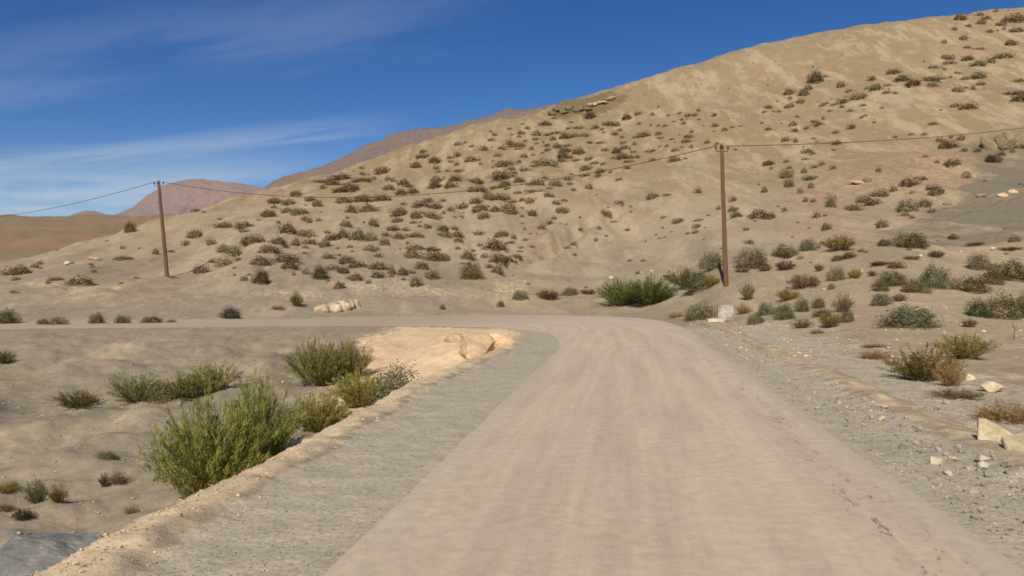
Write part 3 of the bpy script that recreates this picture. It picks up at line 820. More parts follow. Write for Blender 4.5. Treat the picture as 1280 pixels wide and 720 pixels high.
# ---------------------------------------------------------------- shrubs of the hillside
# centre and size of each, written down block by block from the photograph
BLOCKS = [
 (220,240,6.0,[(145,312,110,60),(70,378,60,45),(265,370,60,50),(360,248,130,40),(510,245,160,50),(510,285,80,30),(585,352,140,60),(520,388,80,30),(765,365,130,50),(835,268,110,70),(960,310,160,50),(700,425,140,55),(350,420,80,60),(430,440,110,65),(365,525,110,60),(270,515,55,30),(190,580,120,60),(640,520,150,60),(830,495,170,60),(855,545,120,55),(510,645,55,40),(545,615,40,20),(440,565,35,20),(440,617,25,18),(465,503,55,30),(740,65,100,45),(845,75,100,45),(735,110,50,25),(830,135,80,40),(930,145,120,50),(690,160,130,50),(1010,50,80,35),(900,10,90,40),(1060,85,70,45),(960,195,45,40),(1000,210,45,45),(765,222,35,25),(820,410,50,22),(895,375,55,60),(1000,370,110,40),(970,410,50,25),(965,455,40,20),(975,595,60,45),(885,610,30,35),(150,135,60,30),(212,148,35,16),(325,203,40,16),(620,210,30,14)]),
 (380,160,6.0,[(895,175,60,30),(890,208,100,35),(840,278,75,50),(980,242,90,40),(995,295,50,35),(1010,325,40,20),(590,315,110,55),(432,297,40,18),(270,365,150,45),(130,400,140,30),(220,405,100,40),(145,440,50,40),(440,340,45,25),(430,388,150,30),(525,375,40,25),(630,378,45,35),(670,388,45,35),(340,440,130,60),(265,465,100,35),(745,405,75,40),(780,428,70,30),(635,443,80,40),(730,478,80,45),(820,470,75,40),(1000,385,90,45),(985,428,100,45),(300,540,130,40),(440,525,130,55),(585,522,120,45),(745,565,50,25),(870,572,100,45),(930,540,80,35),(985,585,100,45),(1045,540,50,25),(355,605,75,60),(485,600,130,55),(715,630,120,65),(705,690,90,35),(840,650,80,55),(950,655,110,45),(1020,670,40,30),(890,632,40,20)]),
 (380,260,6.0,[(112,85,45,30),(310,115,85,45),(450,105,25,20),(520,105,65,60),(325,70,30,20),(820,105,55,22),(180,175,60,25),(290,190,80,60),(215,215,100,50),(155,265,90,50),(400,198,110,75),(497,210,85,70),(612,193,70,35),(670,150,80,40),(710,212,90,40),(765,155,60,30),(600,250,60,55),(835,203,120,35),(930,140,60,35),(870,132,35,25),(1045,150,75,45),(1050,195,110,45),(345,285,50,25),(490,297,80,45),(550,300,35,30),(560,350,60,40),(840,295,150,35),(815,340,115,65),(960,305,85,35),(980,355,140,65),(1060,370,70,45),(775,260,30,25),(185,360,80,40),(260,350,35,20),(320,385,110,60),(400,420,135,50),(215,445,90,40),(290,465,90,50),(560,435,130,55),(555,500,95,50),(655,460,50,70),(580,405,35,20),(655,505,40,25),(385,515,100,55),(740,475,75,60),(800,475,80,25),(885,430,90,55),(965,500,95,65),(840,550,85,70),(485,548,40,35),(265,575,80,55),(180,542,30,22),(745,530,35,18)]),
 (540,120,6.0,[(580,243,35,14),(680,213,35,14),(715,237,40,25),(440,265,30,14),(468,290,40,25),(445,328,50,25),(668,272,55,30),(600,287,25,12),(655,305,35,14),(195,355,65,30),(300,377,45,20),(250,345,25,20),(390,390,60,40),(525,385,60,35),(580,345,50,35),(630,365,110,35),(700,335,35,18),(495,443,60,28),(190,440,60,40),(135,462,55,20),(140,490,40,20),(300,475,110,35),(365,503,30,20),(185,510,40,25),(30,485,75,40),(35,540,50,40),(50,570,45,20),(115,557,35,18),(200,560,65,28),(175,618,85,40),(140,667,90,40),(40,620,90,30),(40,665,100,55),(320,635,125,40),(345,695,120,50),(525,505,90,45),(585,500,55,30),(455,488,25,14),(457,535,20,20),(530,590,160,60),(620,575,45,25),(595,540,60,25),(700,547,80,28),(655,630,80,40),(545,655,80,50),(480,685,90,25),(570,692,60,22),(650,490,40,30),(690,448,60,30),(755,442,35,15),(785,645,95,45),(720,660,40,20),(845,608,45,25),(785,275,65,40),(860,292,45,22),(850,205,90,35),(1020,240,35,22),(780,322,55,25),(785,357,35,14),(835,343,20,14),(930,275,100,20),(1005,300,90,40),(1070,290,50,30),(650,395,60,18),(745,395,40,25),(860,368,60,25),(870,400,50,28),(830,425,40,16),(905,320,50,35),(940,370,70,40),(1020,372,90,18),(1000,405,90,35),(980,440,80,50),(975,475,60,40),(850,495,140,50),(1035,455,50,25),(770,493,45,20),(760,525,70,18),(925,655,85,40),(1020,620,60,30),(1035,655,45,30),(1045,585,25,14),(880,690,50,20),(770,710,140,20),(1060,700,40,30),(915,165,40,18),(1040,195,40,14)]),
 (540,230,5.144,[(295,35,100,50),(400,20,60,25),(465,15,50,40),(360,75,60,55),(435,82,120,40),(285,105,70,45),(555,55,60,18),(645,45,80,22),(25,140,80,40),(120,158,45,35),(200,140,80,40),(310,150,100,45),(405,160,60,35),(495,155,100,70),(580,100,40,25),(635,105,60,38),(530,112,50,20),(645,185,60,38),(580,203,30,22),(335,205,70,40),(20,190,60,35),(75,180,25,25),(50,220,50,25),(190,208,35,14),(75,282,80,40),(145,280,50,30),(75,323,100,40),(165,320,60,40),(170,358,60,32),(302,310,65,30),(450,318,95,35),(525,343,35,30),(510,375,45,20),(600,355,40,18),(405,392,125,70),(165,410,40,25),(310,388,40,20),(230,460,85,50),(340,457,50,32),(430,478,110,60),(95,465,95,55),(265,427,35,20),(300,525,110,45),(420,550,70,50),(365,525,50,30),(200,510,40,14),(20,580,60,50),(495,478,50,40),(545,465,70,30),(575,405,30,18),(565,432,40,14),(475,528,25,20),(530,498,40,20),(705,270,50,40),(755,245,40,30),(785,215,35,26),(840,165,80,40),(800,118,50,30),(850,103,45,20),(745,65,50,35),(775,75,30,20),(910,50,30,35),(870,405,50,18),(910,380,40,28),(595,285,22,18),(632,320,18,14),(675,318,16,14),(800,5,70,20)]),
 (700,100,5.54,[(340,300,80,30),(395,300,40,40),(463,257,65,38),(542,228,55,25),(640,233,30,22),(750,243,25,12),(828,230,25,20),(890,242,45,25),(937,240,35,25),(958,210,25,22),(1068,242,38,30),(1072,312,48,28),(548,300,35,16),(630,312,20,20),(683,315,25,14),(727,313,35,18),(842,272,25,18),(880,270,20,12),(962,272,25,14),(790,287,30,10),(245,325,55,30),(290,340,35,20),(302,360,25,14),(415,345,35,20),(380,370,45,25),(430,393,30,20),(580,378,80,35),(515,395,30,14),(683,368,50,22),(700,400,55,16),(775,408,40,14),(912,357,30,18),(828,382,15,12),(890,390,60,25),(875,420,65,28),(445,430,65,16),(280,430,60,20),(205,430,40,20),(515,440,30,25),(740,455,30,16),(690,462,25,14),(845,463,25,14),(908,467,25,20),(795,483,50,22),(1020,430,40,25),(1085,440,30,20),(485,480,20,14),(510,495,50,14),(640,490,65,22),(600,495,20,14),(310,478,50,25),(390,490,60,40),(450,465,60,30),(430,528,80,40),(490,530,40,30),(535,530,35,25),(480,562,80,18),(365,537,30,16),(205,542,70,28),(245,570,70,22),(300,580,40,18),(190,607,100,28),(285,628,80,30),(350,637,30,20),(465,607,45,26),(175,657,80,20),(262,660,45,25),(640,552,45,20),(790,543,70,40),(870,545,30,14),(55,685,60,30),(80,653,25,14),(415,685,40,18),(120,330,100,20),(55,330,40,18),(75,392,120,25),(165,380,80,25),(70,290,35,16),(130,490,70,45),(30,490,90,40),(45,455,110,16),(60,530,80,20),(15,555,50,25),(120,555,80,16),(855,295,40,25)]),
 (700,210,5.54,[(200,127,55,38),(100,165,50,35),(30,225,50,22),(40,290,90,40),(410,235,65,25),(432,257,25,14),(335,272,20,10),(490,265,18,14),(490,297,18,22),(312,318,70,38),(640,192,85,38),(955,157,50,38),(740,183,60,16),(720,340,50,16),(820,365,75,32),(965,357,80,18),(950,397,60,28),(940,440,50,28),(1025,325,25,14),(270,415,40,26),(140,433,35,24),(140,337,22,16),(468,427,40,22),(250,492,30,28),(100,523,60,35),(52,547,55,20),(712,410,20,16),(1098,270,30,40),(375,370,60,12),(580,640,45,14),(725,478,20,10)]),
 (900,60,5.145,[(675,182,35,12),(565,252,55,35),(535,287,65,35),(445,280,70,35),(450,320,30,18),(515,340,55,35),(450,373,70,28),(310,378,50,22),(285,413,35,14),(343,408,22,12),(380,408,28,16),(778,235,48,40),(832,275,50,20),(975,195,50,35),(1000,252,60,38),(942,258,25,16),(900,312,100,35),(790,345,65,30),(785,375,35,18),(685,355,30,16),(655,368,35,20),(728,365,30,16),(707,405,28,14),(835,400,35,20),(495,440,30,16),(470,488,55,28),(480,527,40,28),(555,508,35,22),(612,472,50,22),(630,490,75,25),(665,448,20,30),(845,507,52,32),(745,542,45,20),(270,482,25,16),(310,518,38,20),(32,522,40,16),(80,510,35,10),(130,502,28,10),(422,587,50,28),(483,592,35,35),(745,605,65,30),(605,585,30,10),(735,655,35,12),(560,660,60,30),(593,678,35,22),(545,712,40,16),(935,433,25,16),(912,447,25,14),(920,367,45,16),(992,488,20,12)]),
 (900,190,5.145,[(312,70,70,32),(428,62,40,20),(445,100,30,20),(330,105,22,20),(425,138,70,50),(540,115,40,35),(605,92,40,20),(655,77,40,22),(725,98,40,30),(580,165,90,30),(445,200,50,60),(250,207,16,16),(285,240,40,45),(515,245,35,35),(585,212,40,40),(550,305,35,35),(600,310,35,25),(710,315,55,80),(620,405,50,40),(675,408,30,16),(85,305,45,35),(85,365,60,35),(105,400,70,35),(260,400,150,60),(330,410,50,35),(412,368,35,28),(375,350,22,12),(155,495,16,25),(855,355,85,40),(885,368,30,22),(685,478,55,48),(930,300,80,40),(980,320,110,40),(1020,110,35,40),(185,575,60,30)]),
 (1080,0,5.145,[(615,112,75,35),(745,90,50,20),(848,72,35,16),(965,115,110,50),(785,113,60,22),(755,140,55,32),(670,165,40,20),(580,188,35,24),(640,240,50,36),(885,152,65,30),(805,200,40,22),(858,195,18,12),(900,183,28,20),(985,197,90,28),(945,275,80,30),(515,268,35,25),(660,303,50,20),(740,315,75,16),(530,370,70,30),(550,405,95,20),(665,375,75,30),(733,410,90,32),(815,388,55,35),(900,355,110,25),(452,435,65,22),(518,447,28,12),(605,467,60,14),(555,493,22,18),(195,465,90,28),(248,502,90,35),(50,503,50,30),(315,533,85,38),(440,505,125,32),(440,543,65,28),(78,560,65,38),(150,547,50,16),(15,567,20,14),(655,503,75,22),(735,490,70,38),(752,538,75,20),(700,562,30,35),(600,575,70,32),(655,562,25,14),(145,593,50,20),(200,597,35,16),(585,680,60,25),(672,683,90,36),(1000,518,60,22),(985,600,130,25),(1000,630,110,35),(115,690,25,18),(15,610,50,20)]),
 (1080,130,4.235,[(95,345,62,35),(445,215,80,45),(400,188,35,28),(513,178,40,30),(460,175,25,16),(468,310,80,35),(738,185,30,22),(735,217,45,25),(600,240,38,28),(532,243,35,20),(668,217,20,20),(785,243,20,25),(325,278,25,14),(385,305,28,18),(240,412,80,42),(310,393,50,20),(155,452,40,30),(85,472,70,40),(55,515,110,35),(230,535,90,65),(322,525,70,42),(358,562,40,26),(215,580,50,25),(255,597,30,18),(95,633,55,38),(385,462,75,40),(725,258,40,30),(320,160,35,14),(365,105,50,14),(250,160,28,14),(165,173,25,14),(465,705,40,16)]),
 (0,290,5.54,[(125,265,150,60),(240,230,50,30),(280,212,40,28),(110,320,60,28),(95,410,60,22),(560,335,150,65),(650,270,40,25),(640,238,30,16),(390,327,100,25),(335,345,40,25),(850,103,38,26),(963,110,20,16),(855,180,120,30),(1078,130,40,45),(1180,132,50,18),(945,315,40,14),(840,350,40,20),(1200,310,70,20)]),
]
SPECIAL = [   # shrubs that stand out: centre, size, colour, label
 (326.5,345.5,17.5,17.5,srgb(100,80,54,.7),'darkest round shrub low on the slope past the leaning pole'),
 (400,340,18,17,srgb(104,104,58,.72),'green upright shrub at the top of the bank above the boulder pile'),
 (589,338,23,20,srgb(136,112,58,.8),'rusty olive shrub, roundest at the foot of the slope'),
 (737.5,144,12.6,8.5,srgb(110,86,62,.7),'dark shrub just under the rocky lip of the ridge'),
 (1019,95.5,16,15,srgb(112,98,56,.72),'lone tall round shrub high on the bare upper slope'),
 (163,284,14,13,srgb(116,106,56,.74),'round green shrub on the crest behind the leaning pole'),
 (1240.5,197.5,15,10,srgb(96,82,56,.68),'dark shrub above the grey scree near the rock outcrop'),
]
def hillside():
    items = []
    for ox, oy, sc, L in BLOCKS:
        for x, y, w, h in L:
            cx, cy, ww, hh = ox + x / sc, oy + y / sc, w / sc, h / sc
            if cx > 1284 or any(abs(cx - s[0]) < 10 and abs(cy - s[1]) < 9 for s in SPECIAL): continue
            if any(abs(cx - a) < .42 * max(ww, c) and abs(cy - b) < .5 * max(hh, d) + .6 for a, b, c, d in items): continue
            items.append((cx, cy, ww, hh))
    items.sort(key=lambda t: -t[2] * t[3])
    n_ind = 178
    pos = hit([t[0] for t in items], [t[1] + t[3] * .5 for t in items])
    return items, pos, n_ind
ITEMS, POS, N_IND = hillside()

def put_shrub(name, pos, w, h, colour, me):
    X, Y, z = pos
    sw = max(1.22 * w * Y / FPX, .5); sh = max(1.05 * h * Y / FPX, .25)
    o = link(name, me, loc=(X, Y, z - .05 * sh), rot=(0, 0, random.uniform(-.5, .5) + random.choice((0, math.pi))),
             scale=(sw, min(sw, sh * 2.2) * random.uniform(.8, 1.1), sh))
    o.color = (*colour, 1)
    return o
for cx, cy, w, h, colr, label in SPECIAL:
    p = hit(cx, cy + h / 2)[0]
    tag(put_shrub('shrub', p, w, h, colr, CUSH[int(cx) % 4]), label, 'shrub', 'shrubs dotted over the hillside')

# which stretch of the hillside a shrub stands on, in terms of things one can find
def wire_y(x):
    return np.interp(x, [197, 400, 550, 720, 900, 1000, 1100, 1240, 1300], [232, 255, 253, 226, 187, 183, 177, 158, 150])
def zone(x, y):
    above = y < wire_y(x)
    if x < 203: return 'on the low hill short of the leaning pole'
    if x < 300 and above: return 'above the wire close to the leaning pole'
    if x < 300: return 'just past the leaning pole'
    if x < 400 and not above: return 'on the lower slope ' + ('under the wire' if y < 300 else 'above the bank') + ' short of the boulder pile'
    if x < 480 and not above: return ('right under the wire' if y < 290 else 'low down') + ' above the boulder pile'
    if x < 560 and not above: return ('under the wire' if y < 295 else 'at the slope foot') + ' between boulder pile and rusty shrub'
    if x < 640 and not above: return ('under the wire' if y < 290 else 'near the slope foot') + ' around the rusty shrub'
    if x < 720 and not above: return 'below the wire beside the bare pale slope'
    if x < 905 and not above: return 'on the bare pale slope ' + ('above' if y < 275 else 'low down') + ' before the taller pole'
    if x < 470: return 'between wire and mauve mountain, lower end'
    if x < 560: return 'between wire and skyline, below the mauve mountain'
    if x < 640: return ('high' if y < 200 else 'low') + ' between wire and skyline, short of the rocky lip'
    if x < 720: return ('high' if y < 185 else 'low') + ' above the wire, below the rocky lip'
    if x < 800: return 'above the wire, past the rocky lip'
    if x < 905: return 'above the wire, before the taller pole'
    if x < 1000 and above: return 'above the wire, between taller pole and lone round shrub'
    if x < 1080 and above: return 'above the wire, below the lone round shrub'
    if above and y < 60: return 'right below the skyline of the ridge'
    if above and x < 1180: return 'on the upper slope past the lone round shrub'
    if above: return 'on the upper slope near the picture edge'
    if x < 960: return 'under the wire, next to the taller pole'
    if x < 1060: return ('just under the wire' if y < 230 else 'low on the slope') + ' beyond the taller pole'
    if x < 1160: return 'between wire and wide olive bush'
    return 'between wire and grey scree'
ORD = ['highest', 'second highest', 'third highest', 'fourth highest', 'fifth highest', 'sixth highest', 'seventh highest', 'eighth highest',
       'ninth highest', 'tenth highest', 'eleventh highest', 'twelfth highest']
cells = {}
for k in range(min(N_IND, len(ITEMS))):
    cells.setdefault(zone(ITEMS[k][0], ITEMS[k][1]), []).append(k)
for zn, ks in cells.items():
    ks.sort(key=lambda k: ITEMS[k][1])
    for i, k in enumerate(ks):
        j = len(ks) - 1 - i
        rank = ORD[i] if i <= j else ORD[j].replace('highest', 'lowest')
        if len(ks) == 1: rank = 'single'
        cx, cy, w, h = ITEMS[k]
        c = G_HILL
        if 840 < cx and cy > 240: c = srgb(130, 114, 78, .84)
        if random.random() < .3: c = srgb(128, 104, 74, .82)
        elif random.random() < .35: c = srgb(134, 124, 88, .88)
        jit = random.uniform(.82, 1.15)
        o = put_shrub('shrub', POS[k], w, h, tuple(v * jit for v in c), HILL[k % 8])
        tag(o, f'{rank} shrub {zn}' if len(zn.split()) > 10 else f'{rank} of the larger shrubs {zn}', 'shrub', 'shrubs dotted over the hillside')

def merged(name, metas, proto_list, mat, attrs=()):
    """many small pieces in one mesh: (proto index, location, rotation matrix @ scale)"""
    Vs, Fs, As, o = [], [], {a: [] for a in attrs}, 0
    for pi, loc, M in metas:
        V, F, A = proto_list[pi]
        Vs.append(V @ M.T + loc); Fs.append(F + o); o += len(V)
        for a in attrs: As[a].append(A[a])
    me = mesh_from(name, np.vstack(Vs), np.vstack(Fs), mat, False, {a: np.concatenate(As[a]) for a in attrs})
    return me
def mesh_arrays(me, attrs=()):
    V = np.empty(len(me.vertices) * 3, np.float32); me.vertices.foreach_get('co', V)
    k = len(me.polygons[0].vertices)
    F = np.empty(len(me.polygons) * k, np.int32); me.loops.foreach_get('vertex_index', F)
    A = {}
    for a in attrs:
        v = np.empty(len(me.vertices), np.float32); me.attributes[a].data.foreach_get('value', v); A[a] = v
    return V.reshape(-1, 3), F.reshape(-1, k), A
def rotz(a, s):
    c, d = math.cos(a), math.sin(a)
    return np.array([[c * s[0], -d * s[1], 0], [d * s[0], c * s[1], 0], [0, 0, s[2]]])
SMALLP = [mesh_arrays(proto_dome('tuft', 330, 500 + k, .4, .13, .7), ('tint', 'dryness')) for k in range(5)]
metas = []
for k in range(N_IND, len(ITEMS)):
    X, Y, z = POS[k]; w, h = ITEMS[k][2:]
    sw, sh = max(1.15 * w * Y / FPX, .3), max(h * Y / FPX, .2)
    metas.append((k % 5, np.array([X, Y, z - .03]), rotz(random.uniform(-.5, .5), (sw, min(sw, sh * 2.2), sh))))
# dead tufts too small to tell apart
for k in range(620):
    u, Y = random.uniform(-.85, 1.1), random.uniform(52, 185)
    X = u * Y; z = h1(X, Y); s = random.uniform(.25, .6)
    if vnoise(np.array([X / 14]), np.array([Y / 14]), 77)[0] < .5: continue
    metas.append((k % 5, np.array([X, Y, z - .03]), rotz(random.uniform(0, 6), (s, s, s * .5))))
o = link('scrub_tufts', merged('scrub_tufts', metas, SMALLP, M_LEAF, ('tint', 'dryness')))
o.color = (*G_HILL, 1); tag(o, 'scattered tiny dry tufts over the hillside', 'undergrowth', kind='stuff')
print('hill shrubs', len(ITEMS), 'cells', {k: len(v) for k, v in cells.items()})

# ---------------------------------------------------------------- stones
def rock_mesh(name, seed, mat, n=16, dims=(1, .8, .6), bevel=.0, sub=False):
    rng = np.random.default_rng(seed)
    bm = bmesh.new()
    P = rng.normal(size=(n, 3)); P /= np.linalg.norm(P, axis=1)[:, None]
    P *= rng.uniform(.8, 1.0, n)[:, None]
    for p in P: bm.verts.new((p[0] * dims[0] * .5, p[1] * dims[1] * .5, p[2] * dims[2] * .5))
    r = bmesh.ops.convex_hull(bm, input=bm.verts)
    bmesh.ops.delete(bm, geom=[v for v in bm.verts if not v.link_faces], context='VERTS')
    if bevel:
        bmesh.ops.triangulate(bm, faces=list(bm.faces))
        for k in range(3):
            bmesh.ops.subdivide_edges(bm, edges=list(bm.edges), cuts=1, use_grid_fill=True)
            if k < 2: bmesh.ops.smooth_vert(bm, verts=list(bm.verts), factor=.35, use_axis_x=True, use_axis_y=True, use_axis_z=True)
        bm.normal_update()
        L = max(dims)
        Q = np.array([v.co for v in bm.verts]) / L
        d = fbm(Q[:, 0] * 3.5 + seed, Q[:, 1] * 3.5 + Q[:, 2] * 4.1, 4, seed) * .16 * min(dims) / L + fbm(Q[:, 0] * 9 + Q[:, 2] * 7, Q[:, 1] * 9 - Q[:, 2] * 6, 3, seed + 4) * .05
        for v, k in zip(list(bm.verts), d): v.co += v.normal * float(k) * L
        bmesh.ops.triangulate(bm, faces=list(bm.faces))
    else:
        bmesh.ops.triangulate(bm, faces=list(bm.faces))
    me = bpy.data.meshes.new(name); bm.to_mesh(me); bm.free()
    me.materials.append(mat)
    return me

def rock(name, px, py, w, h, mat, label, seed, cat='rock', group=None, Y=None, depth=.8, sink=.45, rz=None, bevel=.03, tilt=(0, 0)):
    """py: the foot of the rock as seen"""
    if Y is None: X, Yd, z = hit(px, py)[0]
    else: X, Yd = (px - 640) / FPX * Y, Y; z = h1(X, Yd)
    sw, sh = w * Yd / FPX, h * Yd / FPX
    me = rock_mesh(name, seed, mat, 18, (sw * 1.15, sw * depth, sh * 1.3), bevel * sw)
    o = link(name, me, loc=(X, Yd + sw * depth * .3, z + sh * (.5 - sink * .5)), rot=(tilt[0], tilt[1], rz if rz is not None else random.uniform(-.4, .4)))
    tag(o, label, cat, group)
    return o
# pile of pale boulders on the far verge
GP = 'pale boulders heaped on the far verge'
HS = 1.22
for a in [(402,391,17.6,11.6,'lowest pale boulder at the near end of the heap',11),(413,385.5,15.400000000000002,10.15,'rounded boulder on top of the near end of the heap',12),
          (417,390,19.8,11.6,'long boulder in the middle front of the heap',13),(424,383.5,16.5,7.25,'flat slab lying along the top of the heap',14),
          (430,388.5,13.200000000000001,11.6,'cracked boulder past the middle of the heap',15),(437,387,9.9,11.6,'small bright boulder near the far end of the heap',16),
          (444,385,9.9,11.6,'grey-white boulder closing the far end of the heap',17)]:
    rock('boulder', 421 + (a[0] - 421) * 1.05, a[1], a[2] * HS, a[3] * HS, M_PALE, a[4], a[5], 'boulder', GP, bevel=.06)
rock('boulder', 442, 380, 8, 6, M_BROWN, 'small reddish-brown rock topping the far end of the heap', 18, 'boulder', GP)
# rock slab under the rim in the gully
rock('rock_slab', 36, 714, 190, 62, M_SLATE, 'blue-grey rock slab in the gully below the near rim', 21, 'rock', Y=10.2, depth=.75, sink=.35, rz=.25, bevel=.05)
rock('rock_slab', 112, 682, 60, 26, M_SLATE, 'darker ragged end block of the grey rock slab in the gully', 22, 'rock', Y=11.0, depth=.7, sink=.5, rz=.3, bevel=.04)
# crumbling earth of the sandy mound
GM = 'crumbling sandstone blocks on the mound'
rock('sandstone_block', 598, 450, 56, 40, M_BUFF, 'split sandstone block at the tip of the sandy mound', 31, 'rock', GM, Y=23.2, depth=1.3, sink=.35, rz=.2, bevel=.05)
rock('sandstone_block', 625, 440, 46, 26, M_BUFF, 'flat sandstone block nearest the road at the tip of the mound', 32, 'rock', GM, Y=25.0, depth=1.4, sink=.45, rz=-.2, bevel=.05)
rock('sandstone_block', 568, 430, 40, 18, M_BUFF, 'low hollowed clod on the side of the sandy mound', 33, 'rock', GM, Y=26.5, depth=.8, sink=.55, rz=.1, bevel=.05)
# cream slabs at the road's outer side
GS = 'cream rocks beside the road'
def slab(px, py, w, h, pts, label, tilt, rz, Y):
    """a broken flat slab: outline in its own plane, thick, chamfered"""
    X = (px - 640) / FPX * Y; z = h1(X, Y)
    k = w * Y / FPX
    bm = bmesh.new()
    th = .05 * k
    lo = [bm.verts.new((x * k, y * k, -th + .02 * k * math.sin(9 * x + 5 * y))) for x, y in pts]
    hi = [bm.verts.new((x * k * .95, y * k * .95, th + .03 * k * math.sin(7 * x - 4 * y))) for x, y in pts]
    bm.faces.new(lo[::-1]); bm.faces.new(hi)
    for i in range(len(pts)):
        j = (i + 1) % len(pts); bm.faces.new((lo[i], lo[j], hi[j], hi[i]))
    bmesh.ops.bevel(bm, geom=list(bm.edges), offset=.018 * k, segments=2, affect='EDGES')
    bmesh.ops.triangulate(bm, faces=list(bm.faces))
    me = bpy.data.meshes.new('stone_slab'); bm.to_mesh(me); bm.free(); me.materials.append(M_CREAM)
    tag(link('stone_slab', me, loc=(X, Y, z + .09 * k + abs(math.sin(tilt[0])) * .22 * k), rot=(tilt[0], tilt[1], rz)), label, 'rock', GS)
slab(1247, 550, 50, 26, [(-.5, -.34), (-.1, -.42), (.34, -.36), (.5, -.1), (.12, .26), (-.2, .55), (-.38, .5)], 'tilted cream slab with a raised corner, dark underneath', (.46, .12), -.30, 9.1)
slab(1283, 560, 58, 30, [(-.52, -.2), (-.1, -.4), (.5, -.3), (.55, .2), (.1, .42), (-.4, .28)], 'cream slab lying against the tilted one at the picture edge', (.36, -.10), -.1, 8.5)
for a in [(1168,473,15,16,'upright white-cream stone at the foot of the large broom bush',M_PALE),
          (1149,474,16,7,'low cream stone tucked under the large broom bush',M_CREAM),
          (1214,476,16,12,'cream stone behind the dry straw tuft',M_CREAM),
          (1243,491,32,18,'big rounded cream boulder by the flat brown mat',M_CREAM),
          (1104,527,12,9,'pale stone on the dusty lip of the gravel',M_PALE),
          (1122,529,16,8,'flat cream stone beside the pale one on the dusty lip',M_CREAM),
          (1151,524,15,8,'pale flat stone uphill of the dusty lip',M_PALE),
          (1216,416,7,6,'white stone at the foot of the small round brown bush',M_PALE),
          (1152,322,9,6,'yellow stone beside a brown bush at the slope foot',M_CREAM),
          (1242,313,8,5,'pale yellow stone on the slope under the scree',M_CREAM),
          (1201,317,5,4,'small yellow stone alone under the scree',M_CREAM),
          (1078,341,6,7,'whitish stone inside the small yellow-green bush',M_CREAM),
          (764,349,6,5,'white stone on the bank behind the dark green pair',M_BUFF),
          (801,342,6,4,'pale stone just above the dark green pair',M_BUFF),
          (815,340,5,3,'flat pale stone above the larger dark green bush',M_BUFF)]:
    rock('stone', *a[:4], a[5], a[4], int(a[0]), 'stone', GS, bevel=.05)
# dark outcrops
def outcrop(name, px, py, w, h, mat, label, seed, n, Y=None, depth=.7):
    """a ledge of several fused angular blocks"""
    if Y is None: X, Yd, z = hit(px, py)[0]
    else: X, Yd = (px - 640) / FPX * Y, Y; z = h1(X, Yd)
    W, H = w * Yd / FPX, h * Yd / FPX
    rng = np.random.default_rng(seed)
    bm = bmesh.new()
    for k in range(n):
        t = (k + .5) / n - .5
        me = rock_mesh('tmp', seed * 31 + k, mat, 16, (W / n * 2.3, W * depth * .6, H * rng.uniform(.7, 1.25)), .04 * W / n)
        x = t * W; y = rng.uniform(-.1, .25) * W * depth
        zz = h1(X + x, Yd + y) - z
        me.transform(Matrix.Translation((x, y, zz + H * .22)) @ Matrix.Rotation(rng.uniform(-.3, .3), 4, 'X') @ Matrix.Rotation(rng.uniform(-.4, .4), 4, 'Z'))
        bm.from_mesh(me); bpy.data.meshes.remove(me)
    me = bpy.data.meshes.new(name); bm.to_mesh(me); bm.free(); me.materials.append(mat)
    tag(link(name, me, loc=(X, Yd, z)), label, 'rock', 'rock outcrops breaking through the hillside')
outcrop('rock_outcrop', 1276, 186, 74, 36, M_OUTC, 'dark grey rock outcrop at the picture edge where the wire meets the slope', 41, 6)
outcrop('rock_outcrop', 712, 140, 52, 9, M_OUTC, 'dark rocky lip breaking the skyline of the ridge', 42, 7)
outcrop('rock_outcrop', 752, 131, 36, 7, M_BUFF, 'pale yellowish rock band beside the dark lip of the ridge', 43, 6)
for a in [(1209,223,16,11,'dark red-brown rock standing above the grey scree',M_BROWN),(1171,235,24,8,'reddish rock ledge under the dark red-brown rock',M_BROWN),
          (1152,223,22,5,'long flat brown rock on the slope above a ledge',M_BROWN),(1141,243,8,6,'small dark rock at the near end of the reddish ledge',M_BROWN),
          (1229,246,14,8,'dull grey rock at the top of the scree',M_OUTC),(1085,228,14,8,'dull grey rock low on the slope beyond the taller pole',M_OUTC),
          (1071,231,24,8,'pinkish rock touching the dull grey one on the slope',M_BUFF),(1255,247,14,7,'buff rock at the scree top near the picture edge',M_BUFF),
          (1268,242,12,7,'buff rock highest along the scree top',M_BUFF),(1186,258,12,7,'grey rock half sunk in the scree',M_OUTC)]:
    rock('rock', *a[:4], a[5], a[4], int(a[0]) + 3, 'rock', 'rocks showing through the slope', bevel=.04)
rock('rock', 115, 325, 16, 6, M_BUFF, 'pinkish bare rock patch on the low hill short of the leaning pole', 61, 'rock', bevel=.06)
rock('rock', 83, 330, 10, 5, M_PALE, 'small bright rock beside the pinkish one on the low hill', 62, 'rock', bevel=.06)

